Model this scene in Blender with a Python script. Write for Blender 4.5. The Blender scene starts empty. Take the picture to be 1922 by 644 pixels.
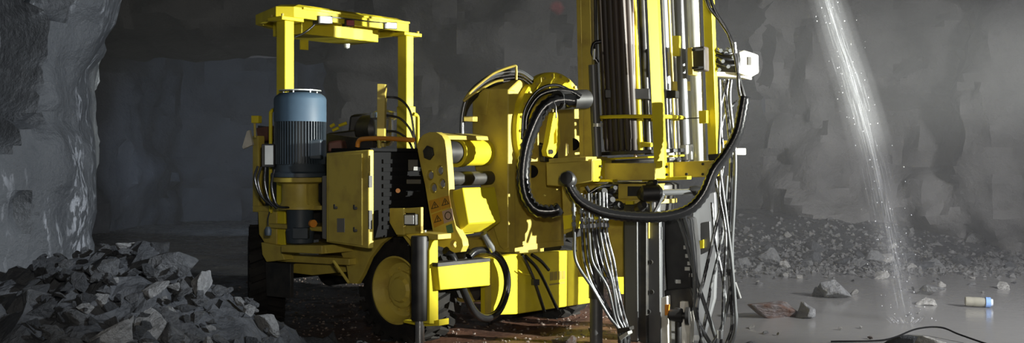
import bpy, bmesh, math, random
from mathutils import Vector as V, Matrix, noise
random.seed(7)
C = bpy.context.scene.collection
SC = bpy.context.scene
PI = math.pi
# ------------------------------------------------------------------ camera and measuring helpers
F, CX, HY, EYE = 1980.0, 961.0, 298.0, 1.6
cam_d = bpy.data.cameras.new('camera'); cam = bpy.data.objects.new('camera', cam_d); C.objects.link(cam)
cam.location = (0, 0, EYE); cam.rotation_euler = (PI/2, 0, 0)
cam_d.sensor_width = 36; cam_d.sensor_fit = 'HORIZONTAL'; cam_d.lens = F/1922*36
cam_d.shift_y = -(322-HY)/1922; cam_d.clip_end = 200
SC.camera = cam
def W(px, py, d): return V(((px-CX)/F*d, d, EYE-(py-HY)/F*d))
W1 = V((-1.0, 9.0, 0)); ANG = math.atan2(.77, .64)
U = V((math.cos(ANG), math.sin(ANG), 0)); M_ = V((-U.y, U.x, 0)); Z = V((0, 0, 1)); N = -M_
def R(a, b, z): return W1 + U*a + M_*b + Z*z
def ray(px, py): return V(((px-CX)/F, 1, -(py-HY)/F))
EYEV = V((0, 0, EYE))
def RB(px, py, b):
    d = ray(px, py); t = (b + M_.dot(W1))/M_.dot(d); return EYEV + d*t
def RA(px, py, a):
    d = ray(px, py); t = (a + U.dot(W1))/U.dot(d); return EYEV + d*t
# ------------------------------------------------------------------ materials
def nt(name):
    m = bpy.data.materials.new(name); m.use_nodes = True
    t = m.node_tree; return m, t, t.nodes['Principled BSDF']
def mix_noise(t, c1, c2, scale, lo, hi, coord='Object', detail=6, stretch=None):
    tc = t.nodes.new('ShaderNodeTexCoord'); n = t.nodes.new('ShaderNodeTexNoise')
    n.inputs['Scale'].default_value = scale; n.inputs['Detail'].default_value = detail
    src = tc.outputs[coord]
    if stretch:
        mp = t.nodes.new('ShaderNodeMapping'); mp.inputs['Scale'].default_value = stretch
        t.links.new(src, mp.inputs['Vector']); src = mp.outputs[0]
    t.links.new(src, n.inputs['Vector'])
    r = t.nodes.new('ShaderNodeValToRGB'); r.color_ramp.elements[0].position = lo; r.color_ramp.elements[1].position = hi
    r.color_ramp.elements[0].color = (*c1, 1); r.color_ramp.elements[1].color = (*c2, 1)
    t.links.new(n.outputs['Fac'], r.inputs['Fac']); return r, n
def add_bump(t, b, scale, strength, dist=.02, coord='Object', detail=8):
    tc = t.nodes.new('ShaderNodeTexCoord'); n = t.nodes.new('ShaderNodeTexNoise')
    n.inputs['Scale'].default_value = scale; n.inputs['Detail'].default_value = detail; n.inputs['Roughness'].default_value = .65
    bp = t.nodes.new('ShaderNodeBump'); bp.inputs['Strength'].default_value = strength; bp.inputs['Distance'].default_value = dist
    t.links.new(tc.outputs[coord], n.inputs['Vector']); t.links.new(n.outputs['Fac'], bp.inputs['Height']); t.links.new(bp.outputs[0], b.inputs['Normal'])
def mat(name, c, rough=.5, metal=0, c2=None, nscale=6, lo=.35, hi=.65, bump=None, coat=0, spec=.5, stretch=None):
    m, t, b = nt(name)
    b.inputs['Base Color'].default_value = (*c, 1); b.inputs['Roughness'].default_value = rough
    b.inputs['Metallic'].default_value = metal; b.inputs['Coat Weight'].default_value = coat; b.inputs['Specular IOR Level'].default_value = spec
    if c2:
        r, n = mix_noise(t, c, c2, nscale, lo, hi, stretch=stretch); t.links.new(r.outputs[0], b.inputs['Base Color'])
    if bump: add_bump(t, b, *bump)
    return m
YEL = mat('yellow_paint', (.72, .60, .028), .45, c2=(.64, .52, .025), nscale=5, lo=.42, hi=.66, bump=(30, .12, .004), coat=.0, spec=.25)
YELD = mat('shaded_yellow_paint', (.52, .41, .07), .5, c2=(.38, .28, .055), nscale=7, lo=.45, hi=.75, bump=(30, .2, .004))  # dirt mottling on yellow dimmed for shaded parts, blue raised for haze
BLK = mat('black_rubber', (.013, .013, .014), .5, c2=(.028, .027, .027), nscale=9)
HOSE = mat('wet_black_hose', (.012, .012, .013), .2, spec=.8, bump=(60, .2, .004))
TYRE = mat('muddy_tyre_rubber', (.009, .009, .009), .8, c2=(.02, .018, .016), nscale=8, bump=(40, .4, .01), spec=.25)
DARK = mat('dark_machine_steel', (.03, .03, .031), .45, .3, c2=(.06, .056, .05), nscale=8)
GREY = mat('grey_feed_steel', (.16, .165, .17), .42, .35, c2=(.10, .10, .105), nscale=4, stretch=(1, 1, .2))
PALE = mat('pale_grey_steel', (.62, .63, .60), .32, .2, c2=(.46, .47, .45), nscale=4)
CHROME = mat('wet_chrome', (.72, .74, .76), .22, .85)
SILV = mat('braided_steel_hose', (.30, .31, .32), .3, .7, c2=(.05, .05, .055), nscale=16, lo=.45, hi=.55)
GHOSE = mat('grey_wet_hose', (.11, .115, .12), .25, .2, spec=.8)
BLUE = mat('blue_grey_motor_paint', (.07, .115, .165), .5, c2=(.055, .092, .135), nscale=5, spec=.3)
BLUED = mat('dark_blue_motor_paint', (.035, .05, .065), .5, c2=(.05, .065, .08), nscale=6)
ROD = mat('rusty_drill_rod_steel', (.032, .026, .023), .55, 0, c2=(.05, .034, .027), nscale=6, stretch=(1, 1, .15))
RODL = mat('worn_pink_brown_steel', (.36, .28, .25), .35, .5)
WHITE = mat('off_white_paint', (.66, .64, .57), .5, c2=(.52, .50, .44), nscale=10)
RUST = mat('red_brown_steel', (.16, .06, .04), .6, c2=(.10, .045, .03), nscale=12)
ORANGE = mat('orange_paint', (.75, .28, .03), .45)
RED = mat('red_lamp_lens', (.45, .015, .02), .15, coat=1)
LENS = mat('clear_lamp_glass', (.9, .92, .93), .12, 0, bump=(80, .3, .01))
STICK = mat('brown_orange_sticker', (.46, .24, .025), .5)
STICKP = mat('pink_grey_sticker', (.40, .28, .28), .5)
STICKG = mat('dark_green_sticker', (.05, .13, .09), .5)
INK = mat('black_print', (.035, .028, .02), .5)
FADED = mat('faded_grey_print', (.30, .225, .035), .5)
CORNG = mat('grey_plate', (.16, .155, .14), .5)
BLUEL = mat('blue_label', (.25, .42, .8), .35)

MATTE = mat('matte_black', (.010, .010, .0105), .9, spec=.1)  # flat black; on recess discs and compartment it stands for shade
def rock_mat(name, c1, c2, streak=0, rough=.5, dabs=(), scale=1.2, sheen=0):
    m, t, b = nt(name); L = t.links
    r, n = mix_noise(t, c1, c2, scale, .35, .68, detail=10)
    col = r.outputs[0]
    b.inputs['Roughness'].default_value = rough
    if streak:
        s, _ = mix_noise(t, (0, 0, 0), (1, 1, 1), 1.0, .56, .66, stretch=(5, 5, .35), detail=8)
        s2, _ = mix_noise(t, (0, 0, 0), (1, 1, 1), 1.0, .5, .56, stretch=(26, 26, 9), detail=5)
        mu = t.nodes.new('ShaderNodeMath'); mu.operation = 'MULTIPLY'; L.new(s.outputs[0], mu.inputs[0]); L.new(s2.outputs[0], mu.inputs[1])
        mx = t.nodes.new('ShaderNodeMix'); mx.data_type = 'RGBA'; L.new(mu.outputs[0], mx.inputs['Factor']); L.new(col, mx.inputs['A'])
        mx.inputs['B'].default_value = (.28, .295, .32, 1); col = mx.outputs['Result']
        mr = t.nodes.new('ShaderNodeMapRange'); L.new(mu.outputs[0], mr.inputs['Value']); mr.inputs['To Min'].default_value = rough; mr.inputs['To Max'].default_value = .22
        L.new(mr.outputs[0], b.inputs['Roughness'])
    for (p, rad) in dabs:                                  # sprayed red survey marks
        ge = t.nodes.new('ShaderNodeNewGeometry'); vm = t.nodes.new('ShaderNodeVectorMath'); vm.operation = 'DISTANCE'
        L.new(ge.outputs['Position'], vm.inputs[0]); vm.inputs[1].default_value = p
        mr = t.nodes.new('ShaderNodeMapRange'); L.new(vm.outputs['Value'], mr.inputs['Value'])
        mr.inputs['From Min'].default_value = rad*.5; mr.inputs['From Max'].default_value = rad; mr.inputs['To Min'].default_value = .4; mr.inputs['To Max'].default_value = 0
        mx = t.nodes.new('ShaderNodeMix'); mx.data_type = 'RGBA'; L.new(mr.outputs[0], mx.inputs['Factor']); L.new(col, mx.inputs['A'])
        mx.inputs['B'].default_value = (.35, .02, .025, 1); col = mx.outputs['Result']
    L.new(col, b.inputs['Base Color'])
    add_bump(t, b, 4, .9, .08, detail=12)
    return m
# ------------------------------------------------------------------ mesh builder (world coordinates in, one object out)
class MB:
    def __init__(s): s.v = []; s.f = []; s.k = []
    def add(s, vs, fs):
        s.k.append((len(s.v), len(s.f))); o = len(s.v); s.v += [V(x) for x in vs]; s.f += [tuple(i+o for i in f) for f in fs]; return s
    def hexa(s, p):   # 4 bottom + 4 top
        return s.add(p, [(3,2,1,0),(4,5,6,7),(0,1,5,4),(1,2,6,5),(2,3,7,6),(3,0,4,7)])
    def box(s, c, ax, ay, az):
        c, ax, ay, az = V(c), V(ax), V(ay), V(az)
        return s.hexa([c-ax-ay-az, c+ax-ay-az, c+ax+ay-az, c-ax+ay-az, c-ax-ay+az, c+ax-ay+az, c+ax+ay+az, c-ax+ay+az])
    def rbox(s, a0, a1, b0, b1, z0, z1):
        return s.hexa([R(a0,b0,z0), R(a1,b0,z0), R(a1,b1,z0), R(a0,b1,z0), R(a0,b0,z1), R(a1,b0,z1), R(a1,b1,z1), R(a0,b1,z1)])
    def prism(s, pts, ext):
        n = len(pts); pts = [V(p) for p in pts]; e = V(ext)
        return s.add(pts+[p+e for p in pts], [tuple(range(n-1, -1, -1)), tuple(range(n, 2*n))]+[(i, (i+1) % n, n+(i+1) % n, n+i) for i in range(n)])
    def bar(s, p0, p1, w, h, up=Z):
        p0, p1 = V(p0), V(p1); d = (p1-p0).normalized(); sx = d.cross(up)
        if sx.length < .05: sx = d.cross(V((1, 0, 0)))
        sx.normalize(); u2 = sx.cross(d)
        return s.box((p0+p1)/2, (p1-p0)/2, sx*w/2, u2*h/2)
    def tube(s, pts, r, n=10, cap=True, rib=0, closed=False):
        pts = [V(p) for p in pts]; k = len(pts); rs = r if isinstance(r, list) else [r]*k
        prev = None; o = len(s.v); s.k.append((o, len(s.f)))
        for i, p in enumerate(pts):
            if closed: t = pts[(i+1) % k]-pts[i-1]
            else: t = pts[min(i+1, k-1)]-pts[max(i-1, 0)]
            t.normalize()
            if prev is None:
                a = t.cross(Z)
                if a.length < .1: a = t.cross(V((1, 0, 0)))
            else: a = prev-t*prev.dot(t)
            a.normalize(); prev = a; b = t.cross(a)
            for j in range(n):
                an = 2*PI*j/n; s.v.append(p+(a*math.cos(an)+b*math.sin(an))*rs[i])
        for i in range(k if closed else k-1):
            i2 = (i+1) % k
            for j in range(n): s.f.append((o+i*n+j, o+i*n+(j+1) % n, o+i2*n+(j+1) % n, o+i2*n+j))
        if cap and not closed:
            s.f.append(tuple(o+j for j in range(n-1, -1, -1))); s.f.append(tuple(o+(k-1)*n+j for j in range(n)))
        return s
    def cyl(s, p0, p1, r0, r1=None, n=24): return s.tube([p0, p1], [r0, r0 if r1 is None else r1], n)
    def lathe(s, o, axis, prof, n=40):     # prof: (along axis, radius)
        ax = V(axis).normalized(); a = ax.cross(Z)
        if a.length < .1: a = ax.cross(V((1, 0, 0)))
        a.normalize(); b = ax.cross(a); o = V(o); base = len(s.v); k = len(prof); s.k.append((base, len(s.f)))
        for (h, r) in prof:
            for j in range(n):
                an = 2*PI*j/n; s.v.append(o+ax*h+(a*math.cos(an)+b*math.sin(an))*max(r, 1e-4))
        for i in range(k-1):
            for j in range(n): s.f.append((base+i*n+j, base+i*n+(j+1) % n, base+(i+1)*n+(j+1) % n, base+(i+1)*n+j))
        s.f.append(tuple(base+j for j in range(n-1, -1, -1))); s.f.append(tuple(base+(k-1)*n+j for j in range(n)))
        return s
    def holed(s, loops, ext):              # plate with holes: loops of 3D points, first is the outline
        bm = bmesh.new(); es = []
        for lp in loops:
            vs = [bm.verts.new(p) for p in lp]
            es += [bm.edges.new((vs[i], vs[(i+1) % len(vs)])) for i in range(len(vs))]
        bmesh.ops.triangle_fill(bm, edges=es, use_beauty=True)
        g = bmesh.ops.extrude_face_region(bm, geom=list(bm.faces))
        for e in g['geom']:
            if isinstance(e, bmesh.types.BMVert): e.co += V(ext)
        bm.normal_update(); bm.verts.index_update()
        s.add([v.co.copy() for v in bm.verts], [tuple(v.index for v in f.verts) for f in bm.faces]); bm.free(); return s
def catmull(P, n=8):
    P = [V(p) for p in P]; Q = [P[0]*2-P[1]]+P+[P[-1]*2-P[-2]]; out = []
    for i in range(1, len(Q)-2):
        a, b, c, d = Q[i-1:i+3]
        for k in range(n):
            t = k/n; out.append(.5*((2*b)+(c-a)*t+(2*a-5*b+4*c-d)*t*t+(3*b-a-3*c+d)*t**3))
    out.append(P[-1]); return out
def resample(P, step):
    out = [P[0].copy()]; acc = 0
    for i in range(len(P)-1):
        a, b = P[i], P[i+1]; L = (b-a).length
        if L < 1e-9: continue
        while acc+L >= step:
            t = (step-acc)/L; a = a.lerp(b, t); L = (b-a).length; out.append(a.copy()); acc = 0
        acc += L
    return out
def obj(name, mb, m, parent=None, bev=0, smooth=True, label=None, inv=None, sharp=38):
    me = bpy.data.meshes.new(name)
    mi = inv if inv is not None else (RINV if parent is not None else None)
    vs = [mi @ v for v in mb.v] if mi is not None else mb.v
    me.from_pydata([tuple(v) for v in vs], [], mb.f); me.validate(); me.update()
    bm = bmesh.new(); bm.from_mesh(me); bmesh.ops.recalc_face_normals(bm, faces=bm.faces); bm.to_mesh(me); bm.free()
    if smooth:
        me.shade_smooth()
        try: me.set_sharp_from_angle(angle=math.radians(sharp))
        except Exception: pass
    me.materials.append(m)
    o = bpy.data.objects.new(name, me); C.objects.link(o)
    if parent is not None: o.parent = parent
    if bev:
        md = o.modifiers.new('bevel', 'BEVEL'); md.width = bev; md.segments = 2; md.limit_method = 'ANGLE'; md.angle_limit = math.radians(50)
    if label: o['label'] = label
    return o
def tag(o, label, cat, group=None, kind=None):
    if kind: o['kind'] = kind
    o['label'] = label; o['category'] = cat
    if group: o['group'] = group
    return o
def struct(o): o['kind'] = 'structure'; return o
# ------------------------------------------------------------------ rock noise
def nvec(p):
    p = V(p); return V((noise.noise(p+V((9.3, 1.7, 4.1))), noise.noise(p+V((3.9, 7.2, 8.8))), noise.noise(p+V((5.6, 2.4, 6.5)))))*.9
def facet(p, s, amp, tilt=2.1, off=.5, soft=13):
    q = V(p)*s; d, pts = noise.voronoi(q); a = wt = 0
    for i in range(3):
        c = pts[i]; k = math.exp(-soft*(d[i]-d[0])); wt += k
        h = noise.cell_vector(c*3.7+V((11.3, 5.1, 7.7))); g = nvec(c*5.3)
        a += k*((h.x-.5)*off+tilt*g.dot(q-c))
    return amp*a/wt
def fbm(p, s, amp): return amp*noise.fractal(V(p)*s, 1.0, 2.0, 5)
def rockd(p, k=1.0):
    w = V(p)+nvec(V(p)*1.3)*.18
    return k*(facet(w, .5, .8)+facet(w, 1.3, .36)+facet(w, 3.1, .17)+fbm(p, 2.2, .12))
def sheet(name, path, z0, z1, step, m, k=1.0, mod=None, flip=False, rows=None):
    P = resample([V((x, y, 0)) for x, y in path], step); nz = max(2, int((z1-z0)/step))
    vs, fs = [], []
    for i, p in enumerate(P):
        t = (P[min(i+3, len(P)-1)]-P[max(i-3, 0)]).normalized(); n = V((t.y, -t.x, 0))
        if flip: n = -n
        for j in range(nz+1):
            z = z0+(z1-z0)*j/nz; q = V((p.x, p.y, z))
            d = rockd(q, k)
            if mod: d += mod(q, p)
            vs.append(q+n*d+Z*(.25*k*facet(q+V((9, 3, 1)), 1.5, .3)))
    for i in range(len(P)-1):
        for j in range(nz):
            a = i*(nz+1)+j; fs.append((a, a+1, a+nz+2, a+nz+1))
    mb = MB(); mb.add(vs, fs)
    return struct(obj(name, mb, m, sharp=40))
# ------------------------------------------------------------------ the cavern
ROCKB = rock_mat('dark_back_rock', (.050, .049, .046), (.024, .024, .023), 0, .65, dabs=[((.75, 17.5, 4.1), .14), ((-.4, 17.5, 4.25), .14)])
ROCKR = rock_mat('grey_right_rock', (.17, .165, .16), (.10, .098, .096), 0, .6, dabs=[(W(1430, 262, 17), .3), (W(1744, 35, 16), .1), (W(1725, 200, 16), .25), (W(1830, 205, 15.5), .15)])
ROCKL = rock_mat('blue_grey_pillar_rock', (.085, .092, .10), (.052, .057, .064), 1, .5, dabs=[(W(119, 174, 7.9), .075), (W(120, 158, 7.9), .065)])
ROCKT = rock_mat('dark_blue_tunnel_rock', (.045, .052, .066), (.028, .033, .043), 0, .7)
def brow(q, p): return 0
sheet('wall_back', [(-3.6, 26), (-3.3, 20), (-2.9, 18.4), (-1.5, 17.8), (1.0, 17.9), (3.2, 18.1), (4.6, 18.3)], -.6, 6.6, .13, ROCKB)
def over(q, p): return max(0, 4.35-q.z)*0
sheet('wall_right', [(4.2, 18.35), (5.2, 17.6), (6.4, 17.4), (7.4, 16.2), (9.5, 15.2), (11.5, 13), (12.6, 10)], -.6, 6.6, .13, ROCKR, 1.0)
# rock brow above the tunnel mouth
def mk_brow():
    P = resample([V((-10.5, 17.6, 0)), V((-7, 18.0, 0)), V((-2.6, 17.9, 0))], .13); vs, fs = [], []
    prof = [(3.0, 3.55), (1.5, 3.62), (.5, 3.72), (.12, 3.9)]+[(0-.02*i, 4.05+.13*i) for i in range(20)]
    for p in P:
        for (dy, z) in prof:
            q = V((p.x, p.y+dy, z)); d = rockd(q, .9); vs.append(q+V((0, -d, .35*facet(q, 1.5, .5))))
    n = len(prof)
    for i in range(len(P)-1):
        for j in range(n-1):
            a = i*n+j; fs.append((a, a+1, a+n+1, a+n))
    m = MB(); m.add(vs, fs); struct(obj('wall_brow', m, ROCKB, sharp=40))
mk_brow()
sheet('wall_tunnel', [(-8.6, 16.5), (-9.0, 22), (-8.5, 27), (-5.5, 28.5), (-3.5, 26.5), (-3.2, 25)], -.6, 4.3, .2, ROCKT, .7)
def pillar_mod(q, p):
    d = 0
    if q.z > 2.35: d += .34*min(1, (q.z-2.35)/.5)*max(0, 1-abs(p.y-8.9)/.9)
    for (c, r, dep) in PITS:
        e = (q-c)+nvec(q*2.5)*.09; e = math.sqrt((e.x/r[0])**2+(e.y/r[0])**2+((e.z+(.35*e.x))/r[1])**2)
        if e < 1: d -= dep*min(1, (1-e)*3)
    return d
PITS = [(W(28, 60, 7.85), (.24, .62), .6), (W(78, 66, 8.02), (.12, .22), .3), (W(130, 4, 8.12), (.18, .14), .3), (W(2, 215, 7.75), (.16, .3), .4), (W(60, 218, 7.98), (.12, .07), .15), (W(20, 390, 7.8), (.1, .18), .15)]
sheet('wall_left', [(-7.5, 5.0), (-5.2, 6.2), (-4.0, 7.2), (-3.5, 8.1), (-3.42, 8.6), (-3.65, 9.2), (-4.6, 11), (-7, 14.5), (-9.0, 17), (-10.5, 18)], -.4, 6.4, .065, ROCKL, .34, pillar_mod)
# ceiling
def mk_ceiling():
    vs, fs = [], []; nx, ny = 74, 66
    for i in range(nx+1):
        for j in range(ny+1):
            x = -11+24.5*i/nx; y = 1+28*j/ny; q = V((x, y, 6.0)); vs.append(q+V((0, 0, rockd(q, .8))))
    for i in range(nx):
        for j in range(ny):
            a = i*(ny+1)+j; fs.append((a, a+1, a+ny+2, a+ny+1))
    m = MB(); m.add(vs, fs); struct(obj('ceiling', m, ROCKB, sharp=40))
mk_ceiling()
# floor : dips under the pool on the right, rises to the walls
def smooth(a, b, x):
    t = max(0, min(1, (x-a)/(b-a))); return t*t*(3-2*t)
def ground(x, y):
    q = V((x, y, 0)); h = noise.fractal(q*1.1, 1, 2, 4)*.035+noise.noise(q*6)*.012
    pool = smooth(.9, 2.2, x+.35*noise.noise(q*.8))*(1-smooth(15.2, 16.2, y+.6*noise.noise(q*.7)))
    h -= .11*pool
    if x > 1: h += .75*smooth(15.6, 18.2, y+.5*noise.noise(q*.5))*smooth(1, 2.5, x)
    h += .45*smooth(15.8, 18.4, y)*(1-smooth(1, 2.5, x))*smooth(-4, -2, x)
    h -= .05*math.exp(-((x-.3)**2+(y-10.45)**2)/.5)
    return h
MUD = None
def floor_mat():
    m, t, b = nt('wet_gravel_floor'); L = t.links
    r, _ = mix_noise(t, (.15, .075, .048), (.075, .038, .026), 1.6, .35, .65, detail=10)
    g, _ = mix_noise(t, (.055, .057, .06), (.03, .031, .034), 2.2, .35, .65, detail=10)
    ge = t.nodes.new('ShaderNodeNewGeometry'); sx = t.nodes.new('ShaderNodeSeparateXYZ'); L.new(ge.outputs['Position'], sx.inputs[0])
    mr = t.nodes.new('ShaderNodeMapRange'); L.new(sx.outputs['X'], mr.inputs['Value']); mr.inputs['From Min'].default_value = -2.3; mr.inputs['From Max'].default_value = -.9
    m2 = t.nodes.new('ShaderNodeMapRange'); L.new(sx.outputs['Y'], m2.inputs['Value']); m2.inputs['From Min'].default_value = 14.6; m2.inputs['From Max'].default_value = 13
    mu = t.nodes.new('ShaderNodeMath'); mu.operation = 'MULTIPLY'; L.new(mr.outputs[0], mu.inputs[0]); L.new(m2.outputs[0], mu.inputs[1])
    mx = t.nodes.new('ShaderNodeMix'); mx.data_type = 'RGBA'; L.new(mu.outputs[0], mx.inputs['Factor']); L.new(g.outputs[0], mx.inputs['A']); L.new(r.outputs[0], mx.inputs['B'])
    L.new(mx.outputs['Result'], b.inputs['Base Color'])
    w, _ = mix_noise(t, (.18,)*3, (.6,)*3, 2.5, .42, .6); L.new(w.outputs[0], b.inputs['Roughness'])
    add_bump(t, b, 14, .9, .03, detail=12); return m
def mk_floor():
    vs, fs = [], []; xs = [-11+24*i/200 for i in range(201)]; ys = [1+28*j/230 for j in range(231)]
    for x in xs:
        for y in ys: vs.append((x, y, ground(x, y)))
    n = len(ys)
    for i in range(len(xs)-1):
        for j in range(n-1):
            a = i*n+j; fs.append((a, a+n, a+n+1, a+1))
    m = MB(); m.add(vs, fs); struct(obj('floor', m, floor_mat()))
mk_floor()
# the pool of muddy water
def water_mat():
    m, t, b = nt('muddy_water'); b.inputs['Base Color'].default_value = (.26, .257, .25, 1); b.inputs['Roughness'].default_value = .17
    b.inputs['IOR'].default_value = 1.33; b.inputs['Specular IOR Level'].default_value = .5
    add_bump(t, b, 5, .12, .03, detail=3); return m
wm = MB(); wp = []
for i in range(60):
    an = 2*PI*i/60; wp.append(V((6.4+5.9*math.cos(an), 9.6+7.4*math.sin(an), -.03)))
wm.prism(wp, (0, 0, -.25))
tag(obj('muddy_water', wm, water_mat()), 'flat grey-brown muddy water covering the mine floor beside the drill rig', 'water', kind='stuff')

# ------------------------------------------------------------------ rocks
ROCKM = {
 'dark': rock_mat('dark_rubble_rock', (.055, .059, .066), (.032, .035, .04), 0, .5, scale=4),
 'grey': rock_mat('grey_rubble_rock', (.115, .12, .128), (.065, .07, .077), 0, .5, scale=4),
 'pale': rock_mat('pale_rubble_rock', (.30, .305, .31), (.19, .195, .20), 0, .5, scale=4),
 'white': rock_mat('white_quartz_rock', (.58, .57, .54), (.34, .335, .32), 0, .4, scale=6),
 'rusty': rock_mat('rusty_rock', (.19, .18, .18), (.115, .05, .026), 0, .3, scale=5),
}
def rock_mesh(seed, sx=1, sy=1, sz=1, n=16):
    rnd = random.Random(seed); bm = bmesh.new()
    for _ in range(n):
        v = V((rnd.gauss(0, 1), rnd.gauss(0, 1), rnd.gauss(0, 1))).normalized()*rnd.uniform(.72, 1.05)
        bm.verts.new((v.x*sx, v.y*sy, v.z*sz))
    r = bmesh.ops.convex_hull(bm, input=bm.verts)
    dele = [e for e in r['geom_interior'] if isinstance(e, bmesh.types.BMVert)]
    bmesh.ops.delete(bm, geom=dele, context='VERTS')
    bmesh.ops.bevel(bm, geom=list(bm.edges), offset=.035, segments=1, affect='EDGES', profile=.5)
    bmesh.ops.triangulate(bm, faces=bm.faces); bmesh.ops.subdivide_edges(bm, edges=bm.edges, cuts=1)
    for v in bm.verts: v.co += v.co.normalized()*(noise.noise(v.co*3+V((seed, 0, 0)))*.08+noise.noise(v.co*7+V((seed, 3, 0)))*.035)
    bmesh.ops.recalc_face_normals(bm, faces=bm.faces)
    me = bpy.data.meshes.new('rock'); bm.to_mesh(me); bm.free(); me.materials.append(ROCKM['grey']); return me
SHAPES = {'blocky': [rock_mesh(i, 1, .85, .75) for i in range(6)], 'flat': [rock_mesh(20+i, 1, .75, .32) for i in range(5)], 'wedge-shaped': [rock_mesh(40+i, 1, .6, .6, 9) for i in range(6)]}
def rock(p, size, shape='blocky', tone='grey', label=None, group=None, rot=None, rnd=random, cat='rock', scale=None):
    me = rnd.choice(SHAPES[shape]); o = bpy.data.objects.new('rock', me); C.objects.link(o)
    o.location = p; s = size; o.scale = (s*rnd.uniform(.85, 1.15), s*rnd.uniform(.85, 1.15), s*rnd.uniform(.85, 1.1))
    if scale: o.scale = scale
    o.rotation_euler = rot if rot else ((rnd.uniform(-.6, .6), rnd.uniform(-.6, .6), rnd.uniform(0, 6.3)))
    o.material_slots[0].link = 'OBJECT'; o.material_slots[0].material = ROCKM[tone]
    return tag(o, label, cat, group)
def at_floor(px, py, dz=0):      # the point of the floor seen at a pixel
    d = EYE*F/(py-HY); x = (px-CX)/F*d; return V((x, d, 0+dz))
# left heap
PX = [(-3.9, .75), (-3.25, .9), (-3.0, .93), (-2.78, .98), (-2.55, 1.0), (-2.23, .9), (-1.98, .70), (-1.74, .54), (-1.52, .28), (-1.15, 0), (-.5, -.1)]
def prof(x):
    if x <= PX[0][0]: return PX[0][1]
    for (x0, z0), (x1, z1) in zip(PX, PX[1:]):
        if x <= x1: return z0+(z1-z0)*(x-x0)/(x1-x0)
    return -.1
def heap(x, y):
    yc = 7.2; f = 1-(abs(y-yc)/(2.0 if y > yc else 2.6))**1.25
    return prof(x*7.0/7.0)*max(-.1, f)
hm = MB(); vs, fs = [], []; nx, ny = 90, 110
for i in range(nx+1):
    for j in range(ny+1):
        x = -4.3+3.6*i/nx; y = 4.4+5.0*j/ny; q = V((x, y, 0))
        vs.append(V((x, y, heap(x, y)-.06+facet(q, 3, .16)+facet(q, 7, .10)+fbm(q, 5, .02))))
for i in range(nx):
    for j in range(ny):
        a = i*(ny+1)+j; fs.append((a, a+ny+1, a+ny+2, a+1))
hm.add(vs, fs)
tag(obj('rubble', hm, rock_mat('fine_rubble', (.052, .056, .063), (.027, .03, .035), 0, .6, scale=5), smooth=False), 'dark fine broken rubble filling the heap under the stones by the left pillar', 'rubble', kind='stuff')
rl = random.Random(11)
GL = 'stones of the left rubble heap'
def on_heap(px, py):            # point of the heap surface seen at a pixel
    d = ray(px, py)
    for k in range(300):
        t = 4.6+k*.015; p = EYEV+d*t
        if p.z <= heap(p.x, p.y): return p
    return EYEV+d*7.3
named = [
 (238, 458, .15, 'wedge-shaped', 'pale', 'pale pointed stone standing on the crest of the left rubble heap'),
 (212, 498, .06, 'wedge-shaped', 'pale', 'small pale stone just below the crest of the left rubble heap'),
 (196, 558, .10, 'wedge-shaped', 'pale', 'tall pale splinter of stone in the dark middle of the left heap'),
 (160, 574, .09, 'wedge-shaped', 'pale', 'pale triangular stone left of the tall splinter on the left heap'),
 (320, 492, .20, 'blocky', 'grey', 'large blocky grey stone on the upper right shoulder of the left heap'),
 (380, 530, .15, 'wedge-shaped', 'pale', 'pale jagged stone on the right slope of the left heap, in view of the tunnel'),
 (285, 540, .13, 'flat', 'pale', 'pale flat slab lying in the middle of the left heap'),
 (208, 622, .21, 'wedge-shaped', 'pale', 'large pale rounded stone at the front foot of the left heap'),
 (345, 625, .21, 'wedge-shaped', 'grey', 'large grey stone at the front foot of the left heap, right of the pale one'),
 (280, 605, .15, 'blocky', 'pale', 'pale glittering stone between the two large front stones of the left heap'),
 (145, 592, .15, 'flat', 'grey', 'grey slab on the dark left flank of the left heap'),
 (500, 605, .12, 'blocky', 'pale', 'pale stone at the right tip of the left heap, nearest the dark wheel'),
 (465, 580, .10, 'wedge-shaped', 'pale', 'pale angular stone low on the right slope of the left heap'),
 (150, 478, .12, 'flat', 'grey', 'grey slab against the pillar at the top left of the left heap'),
]
for (px, py, s, sh, tn, lb) in named: rock(on_heap(px, py)-Z*s*.15, s, sh, tn, lb, rnd=rl)
cnt = 0
while cnt < 150:
    px = rl.uniform(60, 545); py = rl.uniform(440, 660); p = on_heap(px, py)
    if p.y > 8.5 or p.z > heap(p.x, p.y)+.04: continue
    z1 = 'upper' if py < 520 else ('middle' if py < 590 else 'lowest')
    z2 = 'pillar side' if px < 190 else ('centre' if px < 350 else 'side towards the drill rig')
    s = rl.choice([.035, .045, .055, .065, .075, .09, .115]); 
    if px > 330: s *= .9
    sh = rl.choice(['blocky', 'flat', 'wedge-shaped', 'wedge-shaped']); tn = rl.choice(['dark', 'dark', 'grey', 'grey', 'grey', 'pale']) if px > 150 else rl.choice(['dark', 'dark', 'grey'])
    sz = 'small' if s < .06 else 'large'
    rock(p-Z*s*.1, s, sh, tn, f'{sz} {sh} {tn} stone, {z1} left heap, {z2}', GL, rnd=rl); cnt += 1
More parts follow.
